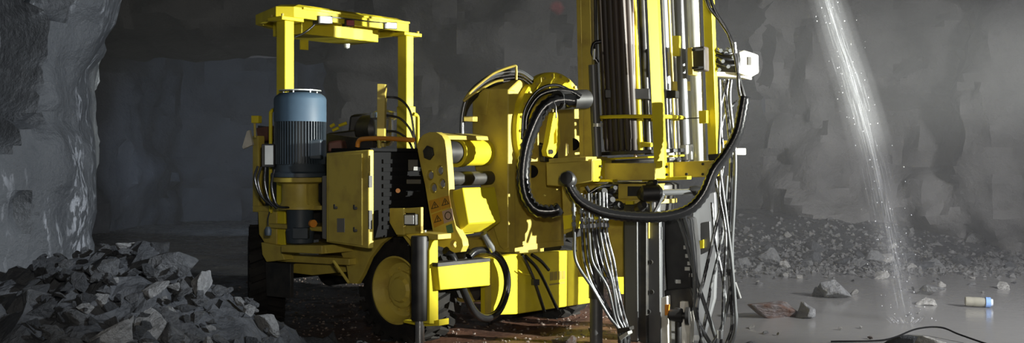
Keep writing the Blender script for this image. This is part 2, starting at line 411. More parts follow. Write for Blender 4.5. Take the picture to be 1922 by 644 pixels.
# right shore and pool
named = [
 (1455, 588, .27, 'wedge-shaped', 'rusty', 'long rust-stained rock lying in the muddy water just right of the hoses', (0, .12, .25)),
 (1503, 587, .23, 'wedge-shaped', 'pale', 'pale rock leaning on the end of the rust-stained rock in the water', (.3, .8, .2)),
 (1566, 549, .23, 'blocky', 'pale', 'blocky grey-white stone at the water edge, in front of the shore rubble', None),
 (1535, 547, .12, 'blocky', 'pale', 'squarish stone touching the left end of the blocky water-edge stone', None),
 (1604, 544, .1, 'flat', 'white', 'white arrow-shaped chip standing at the water edge left of the water jet', None),
 (1752, 545, .24, 'wedge-shaped', 'pale', 'pale stone jutting from the water right of the water jet, under a white one', None),
 (1768, 532, .10, 'wedge-shaped', 'white', 'white stone perched on the pale stone right of the water jet', None),
 (1740, 563, .16, 'flat', 'white', 'flat white stone awash in front of the pale stone right of the jet', None),
 (1740, 638, .27, 'flat', 'white', 'large glittering pale rock in the water at the foot of the water jet', None),
 (1690, 642, .2, 'flat', 'dark', 'dark low rock touching the glittering rock at the foot of the jet', None),
 (1660, 492, .22, 'blocky', 'white', 'bright block of rock on the shore directly behind the water jet', None),
 (1650, 514, .2, 'flat', 'white', 'bright flat slab at the waterline directly behind the water jet', None),
 (1520, 491, .18, 'flat', 'white', 'bright flat stone on the shore rubble behind the blocky water-edge stone', None),
 (1570, 486, .24, 'blocky', 'pale', 'large pale boulder on the shore left of the water jet', None),
 (1062, 643, .15, 'blocky', 'rusty', 'pale pinkish stone on the brown gravel left of the grey jack leg', None),
 (1577, 610, .025, 'blocky', 'white', 'small white pebble in open water between the rusty rock and the jet', None),
 (1616, 607, .022, 'blocky', 'white', 'tiny white pebble in open water just left of the jet foot', None),
 (1633, 627, .03, 'blocky', 'rusty', 'small reddish pebble in the water left of the jet foot', None),
 (1708, 583, .045, 'flat', 'pale', 'small pale stone in the water where the jet lands', None),
 (1725, 580, .04, 'wedge-shaped', 'white', 'small upright white chip in the water beside the landing jet', None),
 (1844, 542, .04, 'wedge-shaped', 'white', 'white chip in the water behind the plastic bottle', None),
 (1885, 534, .12, 'flat', 'white', 'pale stone at the water edge behind the plastic bottle, towards the right wall', None),
 (1411, 607, .05, 'flat', 'white', 'small white flat stone in shallow water in front of the rust-stained rock', None),
 (1437, 617, .05, 'flat', 'pale', 'small pale flat stone nearest in front of the rust-stained rock', None),
 (1461, 620, .035, 'wedge-shaped', 'white', 'small upright white splinter in water before the rust-stained rock', None),
 (1410, 640, .09, 'flat', 'pale', 'grey low stone at the foot of the hanging hoses', None),
 (1445, 642, .05, 'wedge-shaped', 'rusty', 'small brown stone beside the low stone near the hanging hoses', None),
]
rr = random.Random(5)
for (px, py, s, sh, tn, lb, rot) in named:
    p = at_floor(px, py+4)
    rock(V((p.x, p.y, s*(.25 if sh != 'flat' else .1)-.02)), s, sh, tn, lb, rnd=rr, rot=rot, scale=(.52, .24, .25) if 'long rust' in lb else None)
cnt = 0; GR = 'stones of the rubble along the right shore'
def on_shore(px, py):
    d = ray(px, py)
    for k in range(500):
        t = 11+k*.02; p = EYEV+d*t
        if p.z <= max(ground(p.x, p.y), -.03): return p
    return None
while cnt < 120:
    px = rr.uniform(1385, 1925); py = min(545, max(432, rr.gauss(500, 24))); p = on_shore(px, py)
    if not p or p.y > 17.3: continue
    s = rr.choice([.04, .05, .07, .09, .12, .16, .2]) if p.y > 15.2 else rr.choice([.03, .05, .07])
    sh = rr.choice(['blocky', 'flat', 'wedge-shaped']); tn = rr.choice(['grey', 'grey', 'pale', 'pale', 'pale', 'white'])
    z2 = 'between hoses and jet' if px < 1600 else ('around the water jet' if px < 1760 else 'towards the right wall')
    z1 = 'at the waterline' if py > 505 else ('on the shore slope' if py > 470 else 'at the foot of the rock wall')
    sz = 'small' if s < .06 else ('medium' if s < .13 else 'large')
    rock(p+Z*s*.2, s, sh, tn, f'{sz} {sh} {tn} shore stone {z1}, {z2}', GR, rnd=rr); cnt += 1
# gravel chips strewn on the floor and the shore (uncountable)
def chips(name, spots, m, label, rnd, lo, hi):
    mb = MB()
    for p in spots:
        s = rnd.uniform(lo, hi); an = rnd.uniform(0, 6.28); u = V((math.cos(an), math.sin(an), rnd.uniform(-.3, .3))); v = V((-u.y, u.x, rnd.uniform(-.3, .3))); w = u.cross(v)
        r = [s*rnd.uniform(.5, 1.1) for _ in range(6)]; j = lambda: V((rnd.uniform(-.2, .2), rnd.uniform(-.2, .2), rnd.uniform(-.2, .2)))*s
        mb.add([p+u*r[0]+j(), p+v*r[1]*.8+j(), p-u*r[2]+j(), p-v*r[3]*.8+j(), p+w*r[4]*.6+j(), p-w*r[5]*.6+j()], [(0,1,4),(1,2,4),(2,3,4),(3,0,4),(1,0,5),(2,1,5),(3,2,5),(0,3,5)])
    tag(obj(name, mb, m, smooth=False), label, 'gravel', kind='stuff')
rc = random.Random(3)
sp = []
while len(sp) < 2600:
    x = rc.uniform(-3.4, 2.0); y = rc.uniform(8.4, 15); sp.append(V((x, y, ground(x, y)+.004)))
chips('gravel', sp, rock_mat('loose_gravel', (.30, .25, .22), (.12, .075, .055), 0, .3, scale=9), 'loose wet gravel chips strewn over the brown floor under the drill rig', rc, .006, .026)
sp = []
while len(sp) < 3200:
    x = rc.uniform(2.6, 9.5); y = rc.gauss(16.0, .65)
    if y < 14.3 or y > 18: continue
    sp.append(V((x, y, max(-.03, ground(x, y))+.01)))
chips('shore_gravel', sp, rock_mat('shore_gravel', (.20, .20, .197), (.085, .085, .085), 0, .45, scale=9), 'grey gravel and rock chips covering the shore along the right wall', rc, .02, .075)
# ================================================================== the drill rig
rig = bpy.data.objects.new('drill_rig', None); C.objects.link(rig); rig.location = W1; rig.rotation_euler = (0, 0, ANG)
RINV = (Matrix.Translation(W1) @ Matrix.Rotation(ANG, 4, 'Z')).inverted()
tag(rig, 'yellow underground drill rig with canopy, blue motor, boom and upright drilling mast', 'drill rig')
def part(name, mb, m, parent=None, bev=0, label=None, smooth=True): return obj(name, mb, m, parent or rig, bev, smooth, label, RINV)
def part_each(name, mb, m, parent=None, bev=0, smooth=True):     # every piece added to the builder becomes a part of its own
    ks = mb.k+[(len(mb.v), len(mb.f))]
    for (v0, f0), (v1, f1) in zip(ks, ks[1:]):
        q = MB(); q.v = mb.v[v0:v1]; q.f = [tuple(i-v0 for i in f) for f in mb.f[f0:f1]]; part(name, q, m, parent, bev, smooth=smooth)
def hose(name, pts, r, m, parent=None, n=10, rib=None, k=8, label=None):
    P = catmull(pts, k)
    if rib:
        P = resample(P, rib/2); rs = [r if (i//1) % 2 == 0 else r*.86 for i in range(len(P))]
        return part(name, MB().tube(P, rs, n), m, parent, label=label)
    return part(name, MB().tube(P, r, n), m, parent, label=label)
def group_part(name, label=None):
    o = bpy.data.objects.new(name, None); C.objects.link(o); o.parent = rig
    if label: o['label'] = label
    return o
# ---------------- wheels
def wheel(a, b, zc, out, rad=.48, w=.36, yaw=0):
    ax = (-U if out < 0 else U); ax = (Matrix.Rotation(yaw, 3, 'Z') @ ax); o = R(a, b, zc); h = w/2
    wh = group_part('wheel')
    mb = MB().lathe(o, ax, [(-h, .29), (-h, .36), (-h*.92, .42), (-h*.7, rad-.03), (h*.7, rad-.03), (h*.92, .42), (h, .36), (h*1.02, .31), (h*.9, .285), (-h*.9, .285)], 48)
    e1 = ax.cross(Z).normalized()
    for k in range(22):
        for sd in (-1, 1):
            an = 2*PI*(k+(.5 if sd > 0 else 0))/22; rv = e1*math.cos(an)+Z*math.sin(an); tv = -e1*math.sin(an)+Z*math.cos(an)
            mb.box(o+rv*(rad-.015)+ax*sd*h*.46, (ax*h*.46+tv*.03*sd), tv*.036, rv*.02)
            mb.box(o+rv*(rad-.055)+ax*sd*h*.9, ax*h*.07, tv*.03, rv*.045)
    part('tyre', mb, TYRE, wh, smooth=True)
    rim = MB().lathe(o, ax, [(-h*.8, .28), (h*.55, .26), (h*.85, .285), (h*.98, .30), (h*1.0, .285), (h*.80, .262), (h*.5, .235), (h*.42, .20), (h*.45, .17), (h*.40, .05)], 48)
    part('rim', rim, YELD, wh)
    hub = MB().lathe(o, ax, [(h*.3, .165), (h*.62, .165), (h*.66, .15), (h*.66, .12), (h*.82, .10), (h*.84, .02)], 12)
    part('hub', hub, YELD, wh, smooth=False)
    nb = MB()
    for k in range(10):
        an = 2*PI*k/10; rv = e1*math.cos(an)+Z*math.sin(an)
        nb.cyl(o+rv*.19+ax*h*.4, o+rv*.19+ax*h*.56, .014, n=6)
    part_each('wheel_nut', nb, YELD, wh, smooth=False)
wheel(.33, .15, .45, -1)
wheel(.33, 2.2, .45, -1, yaw=-.63)
wheel(2.42, .24, .37, 1)
wheel(2.42, 2.2, .44, 1)
# ---------------- chassis
ch = MB()
ch.rbox(.6, 2.2, .1, .26, .58, .86).rbox(.55, 2.2, 1.5, 1.66, .62, .86).rbox(.6, 2.1, .2, 1.6, .45, .7)
ch.rbox(-.1, .7, .1, 1.6, .945, .99)
part('chassis', ch, YELD, bev=.01)
axl = MB().cyl(R(.4, .15, .45), R(2.3, .24, .4), .09).lathe(R(1.3, .2, .43), U, [(-.25, .1), (-.16, .2), (.16, .2), (.25, .1)], 20)
part('axle', axl, DARK)
part('axle', MB().cyl(R(.4, 2.22, .45), R(2.3, 2.2, .44), .09).lathe(R(1.3, 2.2, .44), U, [(-.25, .1), (-.16, .2), (.16, .2), (.25, .1)], 20), DARK)
# fender and side plate around the near wheel
pts = [RA(x, y, .08) for x, y in [(612, 452), (690, 440), (735, 442), (714, 458), (694, 484), (680, 516), (670, 533), (655, 532), (650, 500), (638, 470)]]
part('fender', MB().prism(pts, U*.05), YELD, bev=.004)
part('fender', MB().prism([RA(x, y, .08) for x, y in [(755, 442), (802, 440), (802, 470), (774, 468)]], U*.05), YELD, bev=.004)
part('fender_roof', MB().prism([RA(x, y, .08) for x, y in [(720, 436), (780, 436), (780, 444), (720, 444)]], U*.45), YELD, bev=.004)
# stay rod under the cabinet and drawbar wedge
part('stay_rod', MB().tube([RA(626, 490, -.3), RA(655, 531, -.3)], .013, 8), YELD)
wd = MB().prism([RA(x, y, .15) for x, y in [(540, 500), (560, 492), (620, 489), (632, 512), (586, 517), (545, 512)]], U*.25)
part('tow_bracket', wd, YELD, bev=.006)
part('under_beam', MB().prism([RA(x, y, .0) for x, y in [(520, 478), (655, 486), (655, 498), (520, 491)]], U*.2), YELD, bev=.006)
# ---------------- end frame with the motor
part('motor_beam', MB().prism([RA(x, y, -.28) for x, y in [(527, 460), (604, 461), (604, 477), (527, 474)]], U*.55), YELD, bev=.008)
fr = MB()
fr.prism([RA(x, y, -.05) for x, y in [(484, 396), (519, 398), (519, 462), (497, 457), (486, 440)]], U*.03)
fr.prism([RA(x, y, -.02) for x, y in [(474, 255), (484, 255), (486, 398), (474, 398)]], U*.08)
fr.prism([RA(x, y, -.03) for x, y in [(474, 386), (530, 388), (530, 400), (474, 398)]], U*.05)
part('end_frame', fr, YELD, bev=.006)
part('step_bracket', MB().prism([RA(x, y, -.1) for x, y in [(490, 455), (527, 462), (530, 478), (534, 488), (500, 492), (492, 478)]], U*.2), YELD, bev=.006)
part('bumper_plate', MB().prism([RA(x, y, .0) for x, y in [(498, 492), (545, 495), (545, 560), (500, 556)]], U*.04), DARK, bev=.004)
part('back_plate', MB().prism([RA(x, y, .25) for x, y in [(484, 236), (700, 262), (700, 440), (484, 460)]], U*.04), DARK)
part('red_brown_tray', MB().prism([RA(x, y, .1) for x, y in [(480, 240), (512, 236), (512, 262), (484, 268)]], U*.2), RUST, bev=.01)
# motor
MX = W(563.5, 300, 9.62)
def mz(py): return EYE-(py-HY)/F*9.62
mtr = group_part('electric_motor')
o = V((MX.x, MX.y, 0))
part('fan_cover', MB().lathe(o, Z, [(mz(229), .236), (mz(187), .236), (mz(182), .226), (mz(176), .19), (mz(174), .12)], 44), BLUE, mtr)
part('rain_hat', MB().lathe(o, Z, [(mz(173), .02), (mz(171.5), .19), (mz(169.5), .19), (mz(168), .06)], 40), PALE, mtr)
lg = MB()
for k in range(6):
    an = PI*k/3+.3; p = o+V((math.cos(an), math.sin(an), 0))*.15; lg.cyl(p+Z*mz(178), p+Z*mz(170), .008, n=6)
part_each('rain_hat_stay', lg, PALE, mtr)
part('motor_body', MB().lathe(o, Z, [(mz(312), .205), (mz(229), .205)], 44), BLUED, mtr)
fn = MB()
for k in range(54):
    an = 2*PI*k/54; r_ = V((math.cos(an), math.sin(an), 0)); t_ = V((-r_.y, r_.x, 0))
    fn.box(o+r_*.215+Z*(mz(228)+mz(308))/2, r_*.02, t_*.0035, Z*(mz(228)-mz(308))/2)
part('cooling_fin', fn, BLUED, mtr, smooth=False)
part('end_shield', MB().lathe(o, Z, [(mz(332), .262), (mz(325), .262), (mz(322), .235), (mz(312), .222), (mz(306), .215)], 44), BLUED, mtr)
part('terminal_box', MB().box(o+V((.17, -.13, mz(281))), (.055, 0, 0), (0, .06, 0), (0, 0, .09)), BLUED, mtr, bev=.012)
# bell housing and pump
part('bell_housing', MB().lathe(o, Z, [(mz(392), .19), (mz(386), .19), (mz(378), .165), (mz(345), .165), (mz(341), .24), (mz(333), .245)], 40), YELD)
part('bell_rib', MB().box(o+V((.1, -.15, mz(364))), (.012, -.012, 0), (.004, .004, 0), (0, 0, .09)), YELD)
pump = MB().lathe(o+V((.0, 0, 0)), Z, [(mz(456), .12), (mz(432), .13), (mz(428), .115), (mz(400), .12), (mz(384), .13)], 24)
pump.box(o+V((.03, -.1, mz(436))), (.07, 0, 0), (0, .06, 0), (0, 0, .05))
part('pump', pump, BLUED, bev=.006)
part('pump_cap', MB().cyl(o+V((.13, -.12, mz(418))), o+V((.15, -.15, mz(418))), .035, n=16), ORANGE)
part('motor_mount', MB().prism([RA(x, y, -.12) for x, y in [(515, 388), (612, 386), (612, 394), (515, 396)]], U*.3), YELD, bev=.005)
# electric box, pipe and cables on the left of the motor
part('junction_box', MB().prism([W(x, y, 9.5) for x, y in [(490, 270), (515, 270), (515, 314), (490, 314)]], V((.05, .12, 0))), DARK, bev=.01)
part('box_plate', MB().prism([W(x, y, 9.49) for x, y in [(497, 273), (512, 273), (512, 309), (497, 309)]], V((.002, .008, 0))), PALE)
hose('handrail', [W(508, 400, 9.9), W(508, 330, 9.9), W(508, 225, 9.9), W(509, 210, 9.9), W(517, 205, 9.95), W(526, 206, 10.0)], .017, YEL, k=6)
for pts in ([(484, 312), (478, 335), (488, 365), (508, 385)], [(490, 313), (484, 340), (494, 372), (512, 388)], [(498, 314), (497, 345), (505, 375), (520, 392)], [(515, 318), (510, 350), (520, 385), (545, 390)]):
    hose('cable', [W(x, y, 9.45) for x, y in pts], .011, HOSE)
hose('pendant_cable', [W(506, 398, 9.55), W(503, 410, 9.52), W(503, 424, 9.5)], .006, HOSE)
part('pendant_plug', MB().lathe(W(503, 436, 9.5), Z, [(-.03, .02), (-.028, .03), (.02, .034), (.05, .018)], 12), BLUED)
mk = group_part('marker_lamp')
part('lamp_body', MB().prism([W(x, y, 9.9) for x, y in [(471, 217), (485, 217), (485, 231), (471, 231)]], V((.02, .06, 0))), YEL, mk, bev=.006)
part('lamp_stem', MB().cyl(W(478, 231, 9.93), W(479, 258, 9.93), .012, n=8), YELD, mk)
part('mirror_flap', MB().prism([W(x, y, 9.95) for x, y in [(463, 246), (468, 244), (474, 272), (456, 280), (454, 276)]], V((.01, .03, 0))), WHITE, bev=.004)
# ---------------- cabinet
cb = MB().prism([RA(x, y, -.32) for x, y in [(612, 287), (692, 281), (692, 467), (612, 455)]], U*.06)
cab = part('cabinet', cb, YELD, bev=.01)
part('cabinet_door', MB().prism([RA(x, y, -.335) for x, y in [(616, 291), (679, 288), (679, 461), (616, 453)]], U*.014), YELD, cab, bev=.004)
for (x, y) in [(632, 390), (669, 391), (669, 433)]:
    p = RA(x, y, -.34); k = MB().cyl(p, p-U*.025, .012, n=10); k.box(p-U*.027+Z*.012, M_*.007, U*.004, Z*.018)
    part('latch', k, DARK, cab)
part('door_plate', MB().prism([RA(x, y, -.337) for x, y in [(633, 410), (647, 410), (647, 436), (633, 436)]], -U*.003), CORNG, cab)
part('cabinet_hinge', MB().prism([RA(x, y, -.338) for x, y in [(692, 292), (695, 292), (695, 330), (692, 330)]], U*.02), YELD, cab)
for (y0, y1) in [(325, 352), (395, 430)]:
    part('hinge_plate', MB().prism([RB(x, y, -.02) for x, y in [(691, y0), (697, y0), (697, y1), (691, y1)]], N*.012), DARK, cab)
ec = MB().prism([RA(x, y, -.25) for x, y in [(604, 330), (613, 330), (613, 450), (604, 448)]], U*.2)
part('conduit_box', ec, CORNG, bev=.008)
# solid box behind the cabinet, flat black for the shaded hollow; grey end panels
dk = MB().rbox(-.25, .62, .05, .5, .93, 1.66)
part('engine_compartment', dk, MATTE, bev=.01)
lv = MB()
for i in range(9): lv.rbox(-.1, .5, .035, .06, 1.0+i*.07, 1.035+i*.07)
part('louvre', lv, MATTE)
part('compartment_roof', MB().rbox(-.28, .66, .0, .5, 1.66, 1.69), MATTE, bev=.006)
for r_ in [(768, 300, 784, 320), (765, 337, 790, 345)]:
    part('compartment_plate', MB().prism([RB(x, y, .0) for x, y in [(r_[0], r_[1]), (r_[2], r_[1]), (r_[2], r_[3]), (r_[0], r_[3])]], M_*.012), CORNG)
part('red_cap', MB().cyl(RB(747, 358, .03), RB(747, 358, -.01), .02, n=12), ORANGE)
# lamp bracket
lb = MB().prism([RA(x, y, -.12) for x, y in [(731, 391), (757, 391), (757, 441), (744, 441), (731, 418)]], U*.03)
lb.prism([RA(x, y, -.10) for x, y in [(757, 391), (790, 389), (790, 436), (779, 436), (779, 400), (757, 400)]], U*.03)
lb.prism([RA(x, y, -.10) for x, y in [(755, 424), (790, 424), (790, 438), (755, 440)]], U*.03)
part('lamp_bracket', lb, YELD, bev=.004)
def lamp(x0, y0, x1, y1, plane, ext, name='work_lamp', lens=LENS, tilt=0):
    g = group_part(name); q = [plane(x, y) for x, y in [(x0, y0), (x1, y0+tilt), (x1, y1+tilt), (x0, y1)]]
    part('lamp_housing', MB().prism(q, ext), DARK, g, bev=.006)
    c = sum(q, V())/4; q2 = [c+(p-c)*.82-V(ext).normalized()*.006 for p in q]
    part('lamp_lens', MB().prism(q2, V(ext).normalized()*.02), lens, g, bev=.004)
    return g
lamp(758, 402, 779, 423, lambda x, y: RA(x, y, -.14), U*.07)
# ---------------- front right jack
JB = -.37
jk = group_part('jack')
p = RB(788, 445, JB); jx = V((p.x, p.y, 0))
def jz(py): return EYE-(py-HY)/F*p.y
part('jack_cylinder', MB().lathe(jx, Z, [(jz(601), .07), (jz(447), .074), (jz(443), .068)], 28), BLK, jk)
part('jack_rod', MB().cyl(jx+Z*-.04, jx+Z*jz(600), .038, n=20), CHROME, jk)
part('jack_foot', MB().lathe(jx, Z, [(-.05, .13), (.0, .13), (.02, .06), (.04, .05)], 24), DARK, jk)
bp = MB().prism([RA(x, y, .02) for x, y in [(757, 601), (800, 606), (824, 600), (824, 612), (790, 613), (757, 606)]], U*.12)
part('jack_base_plate', bp, YEL, jk, bev=.004)
br = MB().prism([RB(x, y, JB-.09) for x, y in [(806, 470), (812, 455), (822, 445), (823, 608), (806, 608)]], M_*.2)
part('jack_bracket', br, YEL, jk, bev=.004)
part('jack_top_plate', MB().prism([RA(x, y, -.02) for x, y in [(760, 440), (785, 436), (822, 440), (822, 450), (770, 450)]], U*.16), YELD, jk, bev=.005)
for x in (786, 798): part('bolt', MB().cyl(RA(x, 439, .05), RA(x, 432, .05), .012, n=6), CHROME, jk)
# outrigger beam and front block
part('outrigger_beam', MB().prism([RB(x, y, -.52) for x, y in [(822, 501), (920, 491), (920, 536), (826, 545)]], M_*.12), YEL, bev=.008)
part('beam_lip', MB().prism([RB(x, y, -.525) for x, y in [(822, 494), (920, 485), (920, 491), (822, 501)]], M_*.14), DARK)
part('under_block', MB().prism([RB(x, y, .1) for x, y in [(842, 545), (905, 536), (905, 566), (845, 568)]], M_*.2), YELD, bev=.006)
fb = MB().prism([RB(x, y, -.32) for x, y in [(917, 488), (960, 478), (1075, 470), (1108, 480), (1108, 569), (970, 590), (917, 592)]], M_*.10)
fbo = part('front_block', fb, YEL, bev=.01)
part('block_edge', MB().prism([RB(x, y, -.345) for x, y in [(915, 490), (922, 489), (922, 592), (915, 593)]], M_*.03), YELD, fbo)
ft = MB()
for i, w_ in enumerate((7, 6, 7, 5)):
    x0 = 1032+i*8; ft.prism([RB(x, y, -.322) for x, y in [(x0, 511-i*.7), (x0+w_, 510-i*.7), (x0+w_, 526-i*.7), (x0, 527-i*.7)]], N*.001)
ft.prism([RB(x, y, -.322) for x, y in [(1031, 533), (1060, 529), (1060, 532), (1031, 536)]], N*.001)
part('worn_lettering', ft, FADED, fbo)
part('grab_ring', MB().tube([RB(986+15*math.cos(t*.3-2.6), 507+9*math.sin(t*.3), -.36) for t in range(0, 11)], .006, 8), YEL, fbo)
part('rear_bracket', MB().prism([W(x, y, 10.9) for x, y in [(1152, 492), (1175, 492), (1175, 516), (1152, 516)]], V((.05, .2, 0))), ORANGE)
part('rear_wedge', MB().prism([W(x, y, 10.9) for x, y in [(1152, 512), (1172, 512), (1172, 552), (1166, 552)]], V((.05, .2, 0))), YEL)
# loose hoses by the front block
hose('hydraulic_hose', [RB(x, y, -.42) for x, y in [(836, 470), (850, 482), (868, 540), (890, 584), (912, 597), (935, 585), (950, 550), (951, 515), (938, 485), (915, 471), (892, 472), (880, 482)]], .034, HOSE, k=8, label='thick black looped hydraulic hose')
for pts in ([(980, 478), (1000, 520), (1022, 585)], [(986, 480), (1012, 510), (1046, 580)], [(998, 478), (1015, 490), (1030, 507)]):
    hose('hydraulic_hose', [RB(x, y, -.37) for x, y in pts], .016, HOSE)
part('hose_clamp', MB().prism([RB(x, y, -.36) for x, y in [(997, 524), (1008, 524), (1008, 535), (997, 535)]], N*.03), BLK)
# ---------------- canopy
CB = 1.5
def CP(px, py, b=CB): return RB(px, py, b)
cz = 2.93
can = group_part('canopy')
pl = RB(536, 100, CB); pr = RB(762, 100, CB); al = RINV @ pl; ar = RINV @ pr
zt_l = RB(536, 42, CB).z; zt_r = RB(762, 62, CB).z
roofz = (zt_l+zt_r)/2+.02
A0, A1 = al.x-.10, ar.x+.14; B0, B1 = CB-.10, CB+.85
# roof slab with chamfered corners and sloped edges
ra = MB(); oct_ = [(A0+.12, B0), (A1-.2, B0), (A1, B0+.2), (A1, B1-.3), (A1-.3, B1), (A0+.6, B1), (A0+.24, B1-.2), (A0, B0+.12)]
top = [R(a, b, roofz+.14) for a, b in [(A0+.24, B0+.08), (A1-.3, B0+.08), (A1-.12, B0+.28), (A1-.12, B1-.4), (A1-.4, B1-.12), (A0+.68, B1-.12), (A0+.38, B1-.3), (A0+.14, B0+.22)]]
mid = [R(a, b, roofz+.10) for a, b in oct_]; low = [R(a, b, roofz+.0) for a, b in oct_]
inn = [R(a+(.05 if a < (A0+A1)/2 else -.05), b+(.05 if b < (B0+B1)/2 else -.05), roofz) for a, b in oct_]
inn2 = [V((p.x, p.y, roofz+.07)) for p in inn]
vs = top+mid+low+inn+inn2; fs = [tuple(range(8))]
for k in range(4):
    for i in range(8): fs.append((k*8+i, k*8+(i+1) % 8, (k+1)*8+(i+1) % 8, (k+1)*8+i))
fs.append(tuple(range(32, 40))); ra.add(vs, fs)
part('canopy_roof', ra, YEL, can, bev=.004, smooth=False)
bx = MB().rbox(A0+.45, A1-.35, B0+.3, B1-.2, roofz-.10, roofz+.08)
part('ceiling_box', bx, YEL, can, bev=.006)
part('lamp_rail', MB().rbox(A0+.22, A1-.2, B0-.02, B0+.02, roofz+.085, roofz+.105), YEL, can)
for (px, zt, aa) in ((536, zt_l, al.x), (762, zt_r, ar.x)):
    g = MB().rbox(aa-.055, aa+.055, CB-.06, CB+.07, .7, roofz-.03)
    part('canopy_post', g, YEL, can, bev=.008)
    part('post_flange', MB().rbox(aa-.12, aa+.14, CB-.10, CB+.12, roofz-.035, roofz+.0), YEL, can, bev=.005)
    bt = MB()
    for da in (-.09, .11):
        for db in (-.07, .09): bt.cyl(R(aa+da, CB+db, roofz), R(aa+da, CB+db, roofz+.025), .014, n=6)
    part_each('flange_bolt', bt, YELD, can)
part('post_sleeve', MB().rbox(ar.x-.06, ar.x+.075, CB-.07, CB+.08, .7, RB(762, 200, CB).z), YEL, can, bev=.006)
part('hanging_tab', MB().prism([RB(x, y, CB+.25) for x, y in [(565, 75), (579, 75), (579, 94), (565, 93)]], M_*.02), YEL, can)
pB = lambda x, y: RB(x, y, B0-.02)
lamp(598, 29, 625, 44, pB, M_*.09, 'headlamp', tilt=1); lamp(722, 41, 746, 54, pB, M_*.09, 'headlamp', tilt=1)
lamp(649, 36, 666, 49, pB, M_*.06, 'red_lamp', RED, tilt=1)
hose('lamp_cable', [RB(x, y, B0+.1) for x, y in [(597, 34), (588, 48), (570, 62), (552, 70)]], .009, HOSE)
hose('lamp_cable', [RB(x, y, B0-.03) for x, y in [(622, 32), (660, 36), (700, 41), (726, 43)]], .006, HOSE)
part('dome_lamp', MB().lathe(RB(651, 88, CB+.4), Z, [(-.02, .01), (-.01, .03), (.03, .035)], 12), PALE, can)
# ---------------- between the posts: hose reel, mast plate, pump, rails
part('valve_plate', MB().prism([W(x, y, 9.7) for x, y in [(708, 157), (723, 158), (721, 276), (707, 276)]], V((.012, .05, 0))), YELD, bev=.003)
av = MB().lathe(W(720, 245, 10.1), Z, [(-.15, .06), (-.1, .1), (.1, .1), (.12, .13), (.17, .13), (.19, .07), (.2, .04)], 24)
part('filter_can', av, CHROME)
part('compressor', MB().lathe(W(700, 243, 10.2), M_, [(-.12, .1), (-.08, .14), (.1, .14), (.14, .1)], 20), DARK)
hose('guard_rail', [RA(x, y, .15) for x, y in [(671, 276), (673, 266), (682, 261), (720, 260), (776, 263)]], .022, ORANGE, k=6)
part('rail_post', MB().cyl(RA(712, 258, .15), RA(712, 282, .15), .018, n=10), YELD)
hose('guard_rail', [RB(x, y, 1.2) for x, y in [(776, 214), (783, 218), (784, 232), (784, 300)]], .02, YEL, k=6)
for pts in ([(724, 182), (750, 186), (770, 210), (778, 260), (782, 290)], [(724, 216), (750, 222), (768, 240), (778, 262)], [(722, 246), (745, 248), (765, 262), (776, 284)]):
    hose('hydraulic_hose', [W(x, y, 9.75) for x, y in pts], .011, HOSE)
for (x0, y0, x1, y1) in ((620, 238, 628, 233), (624, 245, 636, 240), (636, 236, 651, 231)):
    part('control_lever', MB().tube([W(x0, y0, 10.4), W(x1, y1, 10.4)], .016, 8), YEL)
part('control_console', MB().prism([W(x, y, 10.45) for x, y in [(612, 250), (690, 240), (690, 275), (612, 275)]], V((.1, .3, 0))), DARK, bev=.02)
part('brown_hood', MB().prism([W(x, y, 9.65) for x, y in [(614, 266), (640, 262), (645, 284), (614, 286)]], V((.05, .3, 0))), RUST, bev=.02)
part('seat', MB().prism([W(x, y, 10.7) for x, y in [(655, 215), (690, 212), (696, 262), (650, 262)]], V((.1, .15, 0))), BLK, bev=.03)
# ---------------- boom link plate, links and housing
LA = .2
def circ(cx, cy, rx, ry, n=28, ph=0): return [RA(cx+rx*math.cos(2*PI*k/n+ph), cy+ry*math.sin(2*PI*k/n+ph), LA) for k in range(n)]
out = [(784, 284), (783, 272), (787, 260), (795, 252), (806, 248), (818, 248), (829, 254), (835, 264), (837, 280), (841, 330), (843, 372), (849, 400), (856, 430), (867, 450), (869, 462), (864, 473), (853, 475), (838, 467), (822, 462), (813, 440), (806, 400), (797, 345), (789, 310)]
holes = [circ(807, 329, 6.5, 9.5), circ(825, 320, 6.5, 9.5), circ(813, 353, 6.5, 9.5), circ(829, 345, 6.5, 9.5), circ(851, 459, 6, 8)]
lp = part('link_plate', MB().holed([[RA(x, y, LA) for x, y in out]]+holes, U*.075), YELD, bev=.004)
part('link_pin', MB().prism(circ(806, 287, 10, 14, 6, .3), -U*.02), DARK, lp, bev=.003)
bh = MB()
for c in [(807, 329), (825, 320), (813, 353), (829, 345)]:
    bh.cyl(RA(c[0], c[1], LA+.035), RA(c[0], c[1], LA+.07), .036, n=20)
part_each('plate_bolt', bh, DARK, lp)
def quad_st(pts, m, nm): return part(nm, MB().prism([RA(x, y, LA-.001) for x, y in pts], -U*.0015), m, lp)
for q in ([(805, 377), (824, 372), (828, 394), (809, 401)], [(825, 371), (843, 367), (847, 388), (829, 394)], [(810, 403), (829, 396), (833, 420), (815, 428)]):
    quad_st(q, STICK, 'warning_sticker')
    c = V((sum(x for x, y in q)/4, sum(y for x, y in q)/4, 0))
    tri = lambda k: [(c.x+(-9)*k, c.y+8.5*k), (c.x+9*k, c.y+3.5*k), (c.x-1.5*k, c.y-10*k)]
    o3 = [RA(x, y, LA-.003) for x, y in tri(.82)]; i3 = [RA(x, y, LA-.003) for x, y in tri(.58)]
    part('warning_triangle', MB().holed([o3, i3], -U*.001), INK, lp)
    ex = MB().prism([RA(c.x+x, c.y+y, LA-.003) for x, y in [(-1.4, -3.2), (.8, -3.6), (.6, 1.4), (-.6, 1.6)]], -U*.001)
    ex.prism([RA(c.x+x, c.y+y, LA-.003) for x, y in [(-.9, 2.6), (.8, 2.2), (.9, 4), (-.8, 4.3)]], -U*.001)
    part('warning_mark', ex, INK, lp)
